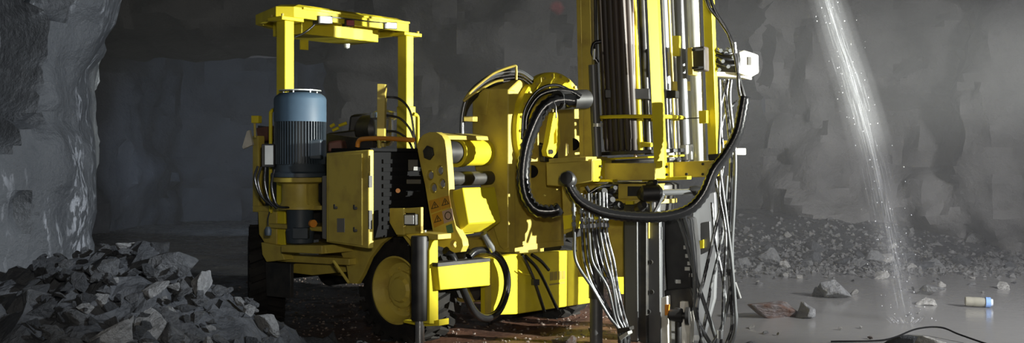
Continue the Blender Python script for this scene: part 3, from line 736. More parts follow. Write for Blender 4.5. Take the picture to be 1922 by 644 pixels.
quad_st([(830, 397), (848, 391), (852, 413), (834, 420)], STICKP, 'warning_sticker')
part('warning_ring', MB().holed([[RA(841+6.5*math.cos(k*PI/10), 405+8*math.sin(k*PI/10), LA-.003) for k in range(20)], [RA(841+5*math.cos(k*PI/10), 405+6.2*math.sin(k*PI/10), LA-.003) for k in range(20)]], -U*.001), INK, lp)
quad_st([(837, 424), (848, 420), (851, 436), (840, 440)], STICKG, 'green_sticker')
# links running back along the boom
pA = RA(820, 286, LA+.07); rA = .115
part('upper_link', MB().cyl(pA-U*.02, pA+U*.62, .098, n=28), DARK)
part('link_collar', MB().lathe(pA, U, [(.24, .10), (.24, .13), (.31, .13), (.33, .118), (.66, .118)], 36), YEL)
part('link_bridge', MB().prism([RA(x, y, LA+.06) for x, y in [(806, 249), (836, 254), (838, 262), (815, 260)]], U*.55), YELD, bev=.006)
part('link_rod', MB().cyl(RA(826, 336, LA+.05), RA(826, 336, LA+.05)+U*.65, .062, n=24), DARK)
lw = MB().prism([RA(x, y, LA+.05) for x, y in [(838, 362), (868, 352), (880, 420), (853, 440)]], U*.42)
part('lower_arm', lw, YEL, bev=.012)
part('arm_saddle', MB().prism([RB(x, y, -.42) for x, y in [(852, 425), (905, 408), (910, 430), (905, 436), (855, 443)]], M_*.2), YEL, bev=.008)
part('tilt_piston', MB().tube([RB(908, 438, -.48), RB(925, 470, -.48)], .032, 16), CHROME)
part('cylinder_eye', MB().lathe(RB(862, 478, -.25), N, [(-.1, .06), (.1, .06)], 20), DARK)
part('lower_bracket', MB().prism([RB(x, y, -.2) for x, y in [(870, 446), (925, 452), (935, 480), (880, 492), (866, 480)]], M_*.3), YELD, bev=.01)
# rotation housing
HA, HB = .90, -.50
left = [(954, 168), (954, 466), (945, 471), (936, 462), (886, 300), (886, 190), (892, 170), (905, 166)]
hs = MB(); f1 = [RA(x, y, HA) for x, y in left]
hs.prism(f1, U*.10)
part('housing_front', hs, YELD, bev=.012)
rt = [(953, 170), (975, 150), (1040, 150), (1060, 180), (1062, 400), (1058, 460), (956, 474)]
part('housing_side', MB().prism([RB(x, y, HB) for x, y in rt], M_*.30), YELD, bev=.012)
DC = RB(1031, 248, HB)
part('housing_barrel', MB().lathe(DC, M_, [(-.01, .47), (.0, .50), (.45, .50), (.47, .47)], 48), YELD)
part('rotation_flange', MB().lathe(DC, N, [(.0, .555), (.06, .555), (.075, .54), (.075, .50), (.05, .47), (.03, .40), (.03, .38), (.11, .37), (.11, .05)], 56), YEL)
fbm_ = MB()
e1 = U
for k in range(26):
    an = 2*PI*k/26; rv = U*math.cos(an)+Z*math.sin(an); fbm_.cyl(DC+rv*.52+N*.07, DC+rv*.52+N*.092, .016, n=6)
part_each('flange_bolt', fbm_, YELD)
part('housing_lip', MB().prism([RB(x, y, HB-.01) for x, y in [(956, 463), (1058, 452), (1058, 461), (956, 474)]], M_*.3), YELD)
part('seam_plate', MB().prism([RA(x, y, HA-.012) for x, y in [(893, 168), (918, 170), (912, 216), (889, 214)]], U*.02), YELD, bev=.004)
# guard and hose bundle on top of the housing
hose('hose_guard', [W(x, y, 9.45) for x, y in [(870, 190), (884, 172), (912, 148), (932, 135), (965, 124), (969, 130), (969, 150)]], .012, YELD, k=5)
hose('hose_guard', [W(x, y, 9.35) for x, y in [(870, 190), (890, 175), (925, 155), (945, 150)]], .012, YELD, k=5)
for i, dz in enumerate((0, 6, 12, 17)):
    hose('hydraulic_hose', [W(x, y+dz, 9.5+.03*i) for x, y in [(867, 268), (868, 215), (880, 178), (910, 150), (938, 138), (975, 135), (1000, 150)]], .022, GHOSE if i == 0 else HOSE)
part('side_strut', MB().prism([W(x, y, 9.4) for x, y in [(870, 218), (888, 218), (888, 228), (870, 228)]], V((.05, .1, 0))), YELD, bev=.005)
# ---------------- slide plate on the rotation unit and mast mount
SB = HB-.16
part('slide_plate', MB().prism([RB(x, y, SB) for x, y in [(1012, 195), (1030, 180), (1092, 185), (1094, 300), (1062, 330), (1058, 405), (1000, 392), (992, 300)]], M_*.06), YELD, bev=.008)
pw = MB()
for (x, y) in [(1076, 271), (998, 322), (1013, 280)]: pw.cyl(RB(x, y, SB-.004), RB(x, y, SB+.02), .058, n=24)
part_each('recess_shade', pw, MATTE)  # black discs on the plate, painting the shade of its holes
part('plate_clevis', MB().prism([RB(x, y, SB-.06) for x, y in [(1020, 272), (1048, 268), (1048, 302), (1022, 304)]], M_*.06), DARK, bev=.008)
lv = MB().holed([[RB(x, y, SB-.16) for x, y in [(1026, 283), (1030, 268), (1036, 232), (1040, 212), (1046, 210), (1050, 225), (1052, 270), (1047, 284), (1038, 296), (1028, 293)]], [RB(x, y, SB-.16) for x, y in [(1040, 252), (1044, 240), (1045, 268), (1040, 271)]]], M_*.06)
lvo = part('lever_arm', lv, YEL, bev=.004)
part('lever_pin', MB().cyl(RB(1034, 285, SB-.16), RB(1034, 285, SB-.18), .022, n=12), DARK, lvo)
MD = 9.0                            # distance of the mast
DV = V((.45, .893, 0))               # its own depth direction
def mp(pts, d, th, mb=None, yaw=True):     # a slab of the mast: its face is square to the mast's own depth direction
    if not yaw: return (mb or MB()).prism([W(x, y, d) for x, y in pts], DV*th)
    c = W(sum(x for x, y in pts)/len(pts), HY, d); q = DV if yaw > 0 else V((-.35, .937, 0)); k = q.x*c.x+q.y*c.y; out = []
    for x, y in pts:
        r = ray(x, y); out.append(EYEV+r*(k/(q.x*r.x+q.y)))
    return (mb or MB()).prism(out, DV*th)
def rect(x0, y0, x1, y1): return [(x0, y0), (x1, y0), (x1, y1), (x0, y1)]
part('mast_arm', mp([(1025, 305), (1112, 298), (1112, 340), (1058, 350), (1026, 348)], 9.15, .55), YELD, bev=.008)
part('arm_block', mp(rect(1086, 301, 1114, 341), 9.08, .3), YEL, bev=.006)
part('arm_ledge', mp([(1030, 298), (1100, 294), (1100, 302), (1030, 307)], 9.1, .5), YELD, bev=.004)
part('valve_mast', mp([(1054, 345), (1072, 345), (1078, 432), (1058, 440)], 9.2, .2), YELD, bev=.006)
part('valve_band', mp([(1056, 405), (1076, 403), (1077, 428), (1058, 432)], 9.18, .2), YEL, bev=.006)
part('valve_cap', mp([(1060, 430), (1080, 430), (1078, 446), (1062, 446)], 9.2, .16), BLK, bev=.006)
part('rear_panel', mp([(1076, 345), (1170, 345), (1172, 520), (1085, 520)], 9.8, .1), YELD)
_W = W
# big corrugated conduits
hose('corrugated_conduit', [W(x, y, 9.05) for x, y in [(1082, 190), (1050, 188), (1022, 202), (1003, 235), (988, 280), (982, 330), (988, 370), (1008, 394), (1040, 396), (1056, 388)]], .062, HOSE, rib=.055, n=14, label='thick black corrugated conduit curving down the rotation unit')
part('conduit_end', MB().tube([W(1046, 188, 9.05), W(1100, 186, 9.3)], .085, 16), BLK)
hose('hydraulic_hose', [W(x, y, 9.1) for x, y in [(987, 250), (990, 215), (1010, 182), (1040, 170), (1072, 172), (1090, 182)]], .024, HOSE)
hose('hydraulic_hose', [W(x, y, 9.12) for x, y in [(980, 262), (985, 208), (1010, 170), (1045, 160), (1085, 178)]], .014, HOSE)
hose('conduit_strap', [W(x, y, 8.97) for x, y in [(1038, 190), (1043, 200), (1044, 222)]], .006, SILV)
hose('corrugated_conduit', [_W(x, y, 8.85) for x, y in [(1068, 335), (1070, 352), (1090, 378), (1130, 398), (1190, 407), (1250, 406), (1295, 392), (1322, 362), (1340, 320), (1362, 290), (1384, 250), (1394, 205), (1398, 180)]], .05, HOSE, rib=.05, n=14, label='long black corrugated conduit hanging in front of the mast')
part('conduit_end', MB().lathe(_W(1067, 338, 8.85), V((-.3, -.9, .25)), [(-.03, .066), (.05, .07), (.07, .055), (.075, .02)], 18), BLK)
# ---------------- mast cage
def W(px, py, d): return _W(px, py, d+.4)
def post(x0, x1, w, d, th, m, name, yb=335, topy=-330, yaw=True):
    dx = (x1-x0)/300.0
    def X(y): return x0+dx*y
    return part(name, mp([(X(topy)-w/2, topy), (X(topy)+w/2, topy), (X(yb)+w/2, yb), (X(yb)-w/2, yb)], d, th, yaw=yaw), m, bev=.006)
p1 = post(1097, 1103, 22, 9.05, .09, YELD, 'mast_post', 306)
post(1086, 1092, 9, 9.07, .16, YELD, 'post_channel', 306)
post(1224, 1237, 20, 8.7, .07, YEL, 'mast_post', 336, yaw=-1)
post(1327, 1338, 17, 9.05, .10, YEL, 'mast_post', 332)
br_ = mp([(1112, 306), (1228, 306), (1228, 338), (1112, 340)], 8.8, .06)
part('cage_beam', br_, YELD, bev=.005)
part('cage_beam', mp([(1246, 305), (1343, 301), (1345, 331), (1246, 335)], 8.8, .06), YELD, bev=.005)
part('beam_bracket', mp([(1246, 306), (1258, 305), (1258, 335), (1246, 336)], 8.77, .08), YEL, bev=.004)
part('corner_bracket', mp([(1328, 301), (1346, 300), (1347, 330), (1329, 331)], 8.77, .1), YEL, bev=.004)
part('foot_plate', mp([(1205, 334), (1290, 331), (1290, 337), (1205, 341)], 8.76, .12), YEL, bev=.003)
part('foot_plate', mp([(1120, 337), (1150, 337), (1150, 342), (1120, 342)], 8.76, .12), YEL, bev=.003)
cr = MB().prism([W(1100, 308, 9.3), W(1100, 335, 9.3), W(1240, 335, 9.85), W(1240, 308, 9.85)], V((.03, .06, 0)))
cr.prism([W(1240, 308, 9.85), W(1240, 335, 9.85), W(1345, 332, 9.4), W(1345, 306, 9.4)], V((.03, .06, 0)))
part('cage_beam', cr, YELD, bev=.005)
bb = MB()
for (x, y) in [(1212, 312), (1212, 330), (1252, 313), (1252, 328), (1320, 308), (1320, 327), (1333, 309), (1289, 327), (1128, 312), (1128, 333)]:
    p = W(x, y, 8.76); bb.cyl(p, p-DV*.018, .013, n=6)
part_each('bolt', bb, DARK)
part('beam_tab', mp([(1176, 315), (1186, 313), (1184, 320), (1178, 324)], 8.795, .01), BLK)
# the carousel
def lean(x, y): return x+(300-y)*-.045
CC = W(1180, 290, 9.25)
AX = (W(lean(1180, 0), 0, 9.25)-W(1180, 300, 9.25)).normalized()
def disc(px, py, d, r, h, m, name, r2=None):
    return part(name, MB().lathe(W(px, py, d), AX, [(0, r), (h, r if r2 is None else r2)], 44), m, bev=.004)
disc(1203, 289, 9.25, .40, .035, BLK, 'carousel_plate')
disc(1206, 297, 9.25, .385, .016, YEL, 'carousel_ring')
disc(1205, 304, 9.25, .36, .025, DARK, 'carousel_base')
disc(1200, 272, 9.25, .09, .07, YELD, 'carousel_hub')
part('carousel_stop', mp([(1203, 266), (1222, 268), (1222, 276), (1203, 276)], 8.95, .05), YEL, bev=.006)
def col(px, d, r, m, name, y0=-330, y1=290, n=20, parent=None, lab=None):
    return part(name, MB().cyl(W(lean(px, y1), y1, d), W(lean(px, y0), y0, d), r, n=n), m, parent, label=lab)
part('clamp_plate', MB().prism([W(lean(x, y)+6, y, dd) for x, y, dd in [(1135, 168, 9.0), (1218, 166, 8.95), (1218, 186, 8.95), (1135, 184, 9.0)]], DV*.5), BLK, bev=.005)
part('clamp_plate', mp([(1232, 166), (1250, 167), (1250, 184), (1232, 183)], 8.95, .12), GREY, bev=.005)
part('clamp_end', mp([(1250, 169), (1268, 170), (1268, 184), (1250, 183)], 8.95, .1), BLK, bev=.005)
# hoop around the carousel
ho = []
for k in range(40):
    an = 2*PI*k/40; ho.append(W(1196, 222, 9.25)+V((math.cos(an)*.42, math.sin(an)*.42, 0)))
part('guide_hoop', MB().tube(ho, .017, 8, closed=True), YEL)
part('hoop_lug', mp([(1113, 212), (1122, 212), (1122, 240), (1113, 240)], 9.0, .06), YELD, bev=.004)
part('hoop_clamp', mp([(1311, 208), (1326, 207), (1326, 231), (1312, 232)], 8.98, .06), YEL, bev=.004)
part('hoop_rod', MB().tube([W(1280, 223, 9.1), W(1318, 221, 9.0)], .005, 6), DARK)
col(1190, 9.5, .022, YEL, 'guide_tube')
col(1203, 9.02, .024, YEL, 'guide_tube')
part('guide_tube', MB().tube([W(lean(1193, 295), 295, 8.98), W(lean(1193, 0), -330, 8.98)], .014, 12), RODL)
col(1218, 9.1, .035, DARK, 'carousel_column')
col(1121, 9.02, .042, GREY, 'lift_cylinder', 122, 296)
cyl_c = part('cylinder_cap', MB().cyl(W(1121, 232, 9.02), W(1121, 238, 9.02), .052, n=18), PALE)
part('cylinder_rod', MB().cyl(W(1119, 122, 9.02), W(1113, -330, 9.02), .014, n=10), DARK)
hose('hydraulic_hose', [W(x, y, 9.0) for x, y in [(1122, 118), (1112, 100), (1115, 82), (1128, 78)]], .018, HOSE)
part('hose_fitting', MB().cyl(W(1115, 112, 8.98), W(1116, 92, 8.98), .014, n=10), CHROME)
col(1257, 9.05, .043, CHROME, 'feed_cylinder_rod', -330, 286)
part('rod_gland', MB().lathe(W(1257, 289, 9.05), AX, [(-.05, .06), (.04, .06), (.05, .045)], 24), PALE)
part('rod_gland', MB().lathe(W(1247, 176, 9.05), AX, [(-.03, .055), (.03, .055)], 24), DARK)
col(1287, 9.3, .045, GREY, 'feed_tube', -330, 330)
part('tube_sleeve', MB().cyl(W(1290, 300, 9.3), W(1288, 272, 9.3), .06, n=20), PALE)
col(1314, 9.12, .058, PALE, 'feed_pipe', -330, 310)
col(1273, 9.7, .05, DARK, 'feed_tube', -330, 330)
col(1268, 9.5, .018, YELD, 'guide_tube', -330, 300)
part('feed_profile', mp([(1262, -330), (1296, -330), (1310, 330), (1276, 330)], 9.75, .12), GREY, bev=.01)
part('side_plate', mp(rect(1262, 67, 1275, 105), 9.2, .05), YEL, bev=.004)
part('side_plate', mp(rect(1262, 153, 1302, 170), 9.4, .05), YELD, bev=.004)
# hose cradle
part('cradle_clamp', mp([(1290, 90), (1299, 89), (1301, 140), (1291, 141)], 8.9, .14), YELD, bev=.005)
part('cradle_saddle', mp([(1299, 89), (1322, 86), (1323, 132), (1300, 134)], 8.88, .14), ROD, bev=.01)
cs = MB()
for y in (94, 128): cs.tube([W(1299, y, 8.87), W(1322, y-2, 8.87)], .012, 8)
part_each('cradle_bolt', cs, DARK)
cm = group_part('cradle_arm')
part('cradle_body', mp([(1338, 98), (1384, 92), (1386, 136), (1340, 138)], 9.15, .22), DARK, cm, bev=.012)
part('cradle_shelf', mp([(1338, 134), (1395, 136), (1396, 146), (1338, 143)], 9.1, .3, yaw=False), WHITE, cm, bev=.006)
part('cradle_box', mp([(1378, 100), (1396, 94), (1411, 99), (1412, 133), (1398, 141), (1382, 138)], 9.05, .25, yaw=False), WHITE, cm, bev=.01)
part('box_recess', mp(rect(1404, 107, 1410, 122), 9.045, .01, yaw=False), CORNG, cm)
ft2 = MB()
for (x, y) in [(1348, 92), (1358, 97), (1352, 112), (1362, 122), (1372, 104), (1345, 128), (1366, 92)]:
    ft2.cyl(W(x, y, 9.12), W(x+5, y+3, 9.04), .018, n=8)
part_each('hose_fitting', ft2, CHROME, cm)
for (x0, y0, x1, y1) in [(1342, 105, 1384, 112), (1342, 117, 1384, 122), (1345, 98, 1380, 99)]:
    hose('hydraulic_hose', [W(x0, y0, 9.08), W((x0+x1)/2, (y0+y1)/2+3, 9.05), W(x1, y1, 9.08)], .014, HOSE)
part('hose_bracket', mp([(1345, 264), (1368, 264), (1366, 284), (1344, 288)], 9.1, .12), YELD, bev=.005)
part('pale_block', mp([(1369, 279), (1393, 278), (1393, 291), (1369, 291)], 9.05, .14, yaw=False), WHITE, bev=.006)
part('conduit_clamp', mp([(1328, 290), (1352, 288), (1356, 300), (1330, 302)], 8.5, .06), BLK, bev=.006)
# ---------------- rods held in the carousel (things of their own)
rods = []
for i, (px, dd) in enumerate([(1141, 9.25), (1149, 9.08), (1159, 9.0), (1169, 8.96), (1180, 8.94), (1191, 8.98), (1154, 9.45), (1172, 9.5), (1187, 9.4)]):
    mb = MB(); p0 = W(lean(px, 284), 284, dd); p1_ = W(lean(px, 284)-.045*614*1, -330, dd); ax = (p1_-p0); L_ = ax.length; ax.normalize()
    mb.lathe(p0, ax, [(0, .02), (.02, .028), (.10, .030), (.12, .036), (L_, .036)], 14)
    ro = obj('drill_rod', mb, ROD, None)
    rods.append(tag(ro, 'dark rusty steel drill rod standing upright in the carousel of the mast', 'drill rod', 'drill rods held in the carousel'))
# ---------------- under the cage: rotation head, chucks, hoses
uh = MB().lathe(W(1205, 352, 9.15), Z, [(-.22, .2), (-.2, .28), (-.06, .3), (-.04, .34), (.03, .34), (.05, .3)], 36)
part('rod_chuck', uh, DARK, bev=.005)
part('chuck_band', MB().lathe(W(1205, 372, 9.15), Z, [(-.035, .315), (.0, .315)], 36), YELD)
part('chuck_block', mp([(1160, 345), (1236, 345), (1236, 374), (1160, 374)], 8.8, .2), YELD, bev=.008)
part('chuck_slot', mp([(1178, 350), (1202, 350), (1202, 368), (1178, 368)], 8.78, .04), BLK)
part('chuck_clip', mp([(1174, 378), (1188, 378), (1188, 384), (1174, 384)], 8.78, .04), YEL)
rg = MB()
for (x, y, s) in [(1130, 362, .05), (1145, 378, .045), (1160, 388, .05), (1128, 385, .04), (1150, 356, .035), (1212, 362, .06), (1225, 345, .04), (1205, 388, .05)]:
    rg.lathe(W(x, y, 8.72), V((.3, -.9, .3)), [(-.06, s), (.02, s), (.04, s*.6), (.06, s*.55)], 12)
part_each('hose_fitting', rg, BLK)
ram = MB().cyl(W(1232, 362, 8.68), W(1300, 360, 8.72), .028, n=16)
part('clamp_ram', MB().lathe(W(1215, 363, 8.68), W(1238, 362, 8.68)-W(1215, 363, 8.68), [(-.06, .04), (-.04, .07), (.1, .075), (.13, .04)], 20), BLK)
part('ram_rod', ram, CHROME)
part('ram_fitting', MB().lathe(W(1305, 358, 8.72), V((1, 0, -.2)), [(-.05, .03), (0, .045), (.06, .04), (.08, .02)], 16), BLK)
hose('hydraulic_hose', [W(x, y, 8.65) for x, y in [(1312, 358), (1316, 370), (1300, 385), (1282, 402)]], .016, GHOSE)
hose('hydraulic_hose', [W(x, y, 8.66) for x, y in [(1245, 365), (1238, 380), (1228, 400)]], .016, GHOSE)
for pts in ([(1100, 350), (1115, 372), (1140, 380)], [(1108, 362), (1130, 350), (1160, 350)], [(1120, 385), (1135, 365), (1150, 368)], [(1095, 370), (1120, 390), (1150, 388)]):
    hose('hydraulic_hose', [W(x, y, 8.72) for x, y in pts], .018, HOSE)
# ---------------- lower feed beam down to the floor
g0 = mp([(1169, 405), (1214, 405), (1214, 700), (1171, 700)], 8.95, .28)
part('feed_beam', g0, DARK, bev=.01)
fcv = mp([(1172, 412), (1196, 412), (1197, 640), (1174, 640)], 8.94, .03)
part('beam_cover', fcv, GREY, bev=.004)
part('beam_plate', mp([(1202, 415), (1218, 414), (1218, 448), (1203, 448)], 8.93, .03), YELD, bev=.004)
part('beam_rail', mp([(1214, 380), (1238, 380), (1240, 700), (1216, 700)], 8.93, .1), GREY, bev=.008)
rn = MB()
for (x, y) in [(1222, 492), (1224, 548), (1218, 585)]: rn.lathe(W(x, y, 8.93), -DV, [(0, .02), (.02, .02)], 10)
part_each('rail_bolt', rn, DARK)
hc = mp([(1214, 372), (1238, 372), (1238, 402), (1214, 402)], 8.88, .1)
part('chrome_sleeve', MB().cyl(W(1229, 375, 8.85), W(1229, 402, 8.85), .05, n=20), CHROME)
part('chrome_strip', mp([(1233, 426), (1236, 426), (1236, 450), (1233, 450)], 8.92, .02), CHROME)
part('chrome_strip', mp([(1239, 426), (1242, 426), (1242, 450), (1239, 450)], 8.92, .02), CHROME)
part('drill_block', mp([(1246, 410), (1290, 410), (1296, 470), (1300, 560), (1250, 566), (1246, 480)], 9.0, .3), BLK, bev=.02)
kk = MB()
for (x, y) in [(1287, 464), (1290, 480), (1294, 494), (1289, 504), (1297, 516), (1272, 528)]: kk.box(W(x, y, 8.98), (.022, 0, 0), (0, .03, 0), (0, 0, .016))
part_each('block_key', kk, PALE)
part('block_collar', mp([(1246, 545), (1296, 540), (1302, 560), (1298, 585), (1250, 590)], 8.95, .2), DARK, bev=.012)
vz = MB().lathe(W(1268, 592, 8.8), V((1, -.3, 0)), [(-.07, .02), (-.05, .05), (.06, .06), (.06, .03), (.09, .03), (.09, .075), (.12, .075)], 18)
vz.lathe(W(1273, 600, 8.82), Z, [(-.3, .03), (.1, .03)], 14)
part('drain_valve', vz, BLK)
wb = mp([(1238, 560), (1252, 556), (1256, 700), (1242, 700)], 8.92, .1)
wb.prism([W(x, y, 8.9) for x, y in [(1276, 566), (1291, 566), (1296, 600), (1294, 700), (1272, 700)]], DV*.12)
part_each('drain_plate', wb, WHITE, bev=.006)
part('valve_tag', mp([(1248, 572), (1256, 572), (1254, 592), (1248, 592)], 8.8, .02), ORANGE)
part('side_shroud', mp([(1300, 372), (1342, 360), (1346, 450), (1342, 560), (1304, 700), (1296, 520)], 9.35, .06, yaw=False), GREY, bev=.01)
part('shroud_patch', mp([(1312, 420), (1332, 415), (1334, 470), (1316, 478)], 9.33, .03), GREY, bev=.004)
part('shroud_tag', mp([(1313, 452), (1320, 450), (1320, 466), (1314, 467)], 9.32, .02), YEL)
part('mast_foot', mp([(1160, 690), (1310, 690), (1310, 760), (1160, 760)], 8.9, .5), DARK, bev=.02)
# second jack leg
j2 = group_part('mast_jack')
part('jack_cylinder', MB().cyl(W(1119, 430, 8.7), W(1119, 560, 8.7), .065, n=24), DARK, j2)
q = W(1119, 560, 8.7)
part('jack_rod', MB().cyl(V((q.x, q.y, -.05)), W(1119, 530, 8.7), .055, n=24), GREY, j2)
part('jack_foot', MB().lathe(V((q.x, q.y, -.08)), Z, [(0, .14), (.05, .14), (.07, .06)], 20), DARK, j2)
# ---------------- hanging silver hoses on the left
part('hose_manifold', mp([(1094, 410), (1141, 403), (1141, 409), (1094, 416)], 8.62, .06), YEL, bev=.003)
tops = [(1077, 405), (1092, 408), (1099, 410), (1105, 408), (1112, 408), (1119, 407), (1126, 406), (1133, 406), (1139, 407)]
bots = [(1163, 622), (1168, 630), (1160, 618), (1172, 632), (1165, 625), (1174, 628), (1170, 620), (1177, 626), (1179, 618)]
rh = random.Random(2)
for i, ((x0, y0), (x1, y1)) in enumerate(zip(tops, bots)):
    d0 = 8.6+.02*(i % 3)
    P = [(x0-1, y0-45), (x0, y0), (x0+1, y0+35), (x0+4+i*1.2, y0+85), (x0+(x1-x0)*.45+rh.uniform(-4, 4)+(-8 if i < 3 else 4), y0+130+rh.uniform(-6, 6)), (x0+(x1-x0)*.8+rh.uniform(-3, 3), y1-28), (x1, y1), (x1+3, y1+40)]
    hose('hanging_hose', [W(x, y, d0) for x, y in P], .012 if i else .014, SILV if i % 3 else GHOSE)
    ff = MB()
    for dy in (-16, 0, 12): ff.cyl(W(x0, y0+dy, d0), W(x0+.3, y0+dy+8, d0), .02 if dy else .017, n=8)
    part_each('hose_fitting', ff, CHROME)
part('hose_strap', mp([(1158, 617), (1182, 614), (1183, 621), (1160, 626)], 8.56, .1), DARK, bev=.004)
part('hose_strap', mp([(1161, 632), (1178, 622), (1180, 628), (1164, 640)], 8.55, .1), PALE, bev=.004)
# ---------------- hanging hoses on the right
right = [
 ([(1350, 150), (1352, 220), (1350, 300), (1362, 400), (1372, 480), (1379, 560), (1380, 620), (1366, 655), (1345, 660)], .015, GHOSE),
 ([(1358, 150), (1366, 220), (1372, 300), (1368, 390), (1366, 480), (1370, 540), (1374, 610), (1362, 650)], .016, SILV),
 ([(1366, 150), (1352, 210), (1358, 300), (1350, 360), (1362, 440), (1358, 540), (1356, 600), (1352, 660)], .013, SILV),
 ([(1372, 150), (1370, 190), (1380, 290), (1378, 380), (1374, 470), (1378, 560), (1382, 600), (1374, 640), (1355, 650)], .015, GHOSE),
 ([(1345, 300), (1352, 380), (1340, 440), (1322, 520), (1308, 580), (1318, 640), (1330, 670)], .016, SILV),
 ([(1342, 330), (1356, 420), (1350, 470), (1334, 540), (1324, 600), (1310, 660)], .014, SILV),
 ([(1268, 395), (1284, 440), (1300, 500), (1322, 570), (1345, 640), (1352, 670)], .018, GHOSE),
 ([(1280, 390), (1296, 450), (1304, 520), (1306, 590), (1330, 640), (1350, 660)], .019, GHOSE),
 ([(1352, 330), (1368, 420), (1374, 500), (1364, 580), (1352, 620), (1335, 650)], .015, GHOSE),
 ([(1336, 380), (1342, 450), (1356, 520), (1362, 580), (1350, 630)], .013, SILV),
 ([(1365, 330), (1362, 390), (1369, 460), (1374, 520), (1388, 560)], .013, GHOSE),
]
for pts, r_, m_ in right: hose('hanging_hose', [W(x, y, 8.75+.035*(int(r_*1000+pts[0][0]) % 7)) for x, y in pts], r_, m_)
part('hose_tie', MB().lathe(W(1372, 508, 8.8), Z, [(-.012, .045), (.012, .045)], 14), BLK)
part('hose_plug', MB().tube([W(1378, 530, 8.8), W(1388, 560, 8.8)], .022, 10), BLK)
part('hose_fitting', MB().cyl(W(1352, 620, 8.7), W(1352, 636, 8.7), .028, n=8), CHROME)
for pts, r_ in (([(1318, -40), (1330, 10), (1352, 40), (1372, 72), (1384, 110), (1386, 160), (1392, 200), (1386, 250)], .015), ([(1326, -40), (1340, 15), (1366, 60), (1378, 100), (1386, 140), (1398, 190), (1392, 230), (1384, 258)], .015), ([(1376, 80), (1384, 95), (1388, 120), (1384, 140)], .012)):
    hose('hydraulic_hose', [W(x, y, 8.7) for x, y in pts], r_, HOSE)
part('hose_fitting', MB().cyl(W(1378, 80, 8.68), W(1380, 100, 8.68), .018, n=8), CHROME)
hose('hanging_hose', [W(x, y, 9.3) for x, y in [(1366, 148), (1362, 200), (1376, 260), (1378, 330)]], .016, SILV)
hose('hanging_hose', [W(x, y, 9.25) for x, y in [(1392, 185), (1372, 200), (1356, 225), (1352, 280)]], .014, SILV)

W = _W
# ================================================================== loose things in the pool
bt = bpy.data.objects.new('plastic_bottle', None); C.objects.link(bt)
pb = at_floor(1838, 572); bt.location = (pb.x, pb.y, .0)
tag(bt, 'clear plastic bottle with a blue label ring lying in the muddy water', 'bottle')
def glassy(name, c, al):
    m, t, b = nt(name); b.inputs['Base Color'].default_value = (*c, 1); b.inputs['Roughness'].default_value = .12
    b.inputs['Transmission Weight'].default_value = .6; b.inputs['IOR'].default_value = 1.25; return m
inv = Matrix.Translation(pb).inverted(); bx_ = V((.93, -.25, -.03)).normalized(); b0 = pb+Z*.03-bx_*.15
obj('bottle_body', MB().lathe(b0, bx_, [(0, .035), (.01, .05), (.06, .053), (.08, .049), (.10, .053), (.17, .053), (.21, .045)], 24), glassy('clear_plastic', (.62, .6, .5), .5), bt, inv=inv)
obj('bottle_neck', MB().lathe(b0, bx_, [(.205, .047), (.235, .03), (.26, .022), (.275, .022)], 20), glassy('clear_plastic_neck', (.7, .68, .6), .5), bt, inv=inv)
cp = obj('bottle_label', MB().lathe(b0, bx_, [(.212, .0562), (.213, .058), (.262, .058), (.263, .0562)], 24), BLUEL, bt, inv=inv, label='blue and white ring')
obj('bottle_cap', MB().lathe(b0, bx_, [(.262, .02), (.263, .04), (.285, .04), (.287, .02)], 20), mat('pale_cap', (.75, .78, .82), .35), bt, inv=inv)
kb = MB().tube(catmull([at_floor(x, y)+Z*zz for x, y, zz in [(1560, 637, -.02), (1660, 634, -.02), (1720, 628, .05), (1765, 627, .06), (1800, 634, .03), (1850, 645, 0), (1900, 656, -.01)]], 8), .008, 8)
tag(obj('cable', kb, MATTE), 'thin black cable trailing over the pale rock into the muddy water at the jet foot', 'cable')
# ================================================================== the falling water jet
jet = bpy.data.objects.new('water_jet', None); C.objects.link(jet)
JD = 10.6; jet.location = at_floor(1702, 602)
tag(jet, 'white jet of water pouring down from above into the muddy pool on the right', 'water jet')
jinv = Matrix.Translation(jet.location).inverted()
JP = [(1500, -220), (1528, -90), (1553, 0), (1577, 80), (1600, 150), (1620, 220), (1640, 300), (1657, 380), (1672, 450), (1686, 520), (1696, 575), (1702, 602)]
jc = catmull([W(x, y, JD) for x, y in JP], 6)
def vol(name, dens, col=(.95, .96, 1), an=.2):
    m = bpy.data.materials.new(name); m.use_nodes = True; t = m.node_tree; t.nodes.clear()
    o = t.nodes.new('ShaderNodeOutputMaterial'); s = t.nodes.new('ShaderNodeVolumeScatter')
    s.inputs['Density'].default_value = dens; s.inputs['Color'].default_value = (*col, 1); s.inputs['Anisotropy'].default_value = an
    t.links.new(s.outputs[0], o.inputs['Volume']); return m
n_ = len(jc)
for nm, k, dn in (('spray_core', .75, .17), ('spray_mist', 1.25, .27), ('spray_haze', 1.8, .13)):
    rs = [(.095+.055*i/n_)*k for i in range(n_)]
    rs = [r*(1-.75*max(0, (i/n_-.9)/.1)) if k < 1 else r for i, r in enumerate(rs)]
    obj(nm, MB().tube(jc, rs, 16), vol(nm, dn), jet, inv=jinv)
WD = mat('white_water_drop', (.75, .77, .8), .1, spec=.9)
sm, tt, bb_ = nt('white_water_streak'); bb_.inputs['Base Color'].default_value = (.8, .82, .86, 1); bb_.inputs['Alpha'].default_value = .07; bb_.inputs['Roughness'].default_value = .3
rj = random.Random(9); st = MB()
for k in range(420):
    i0 = rj.randint(0, n_-8); L_ = rj.randint(3, 7); rad = abs(rj.gauss(0, .45)); an = rj.uniform(0, 2*PI)
    off = V((math.cos(an), math.sin(an), 0))*rad; P = []
    for i in range(i0, min(n_, i0+L_)): P.append(jc[i]+off*(.09+.06*i/n_))
    if len(P) > 2: st.tube(P, [.0008]+[rj.uniform(.0015, .003)]*(len(P)-2)+[.0008], 4)
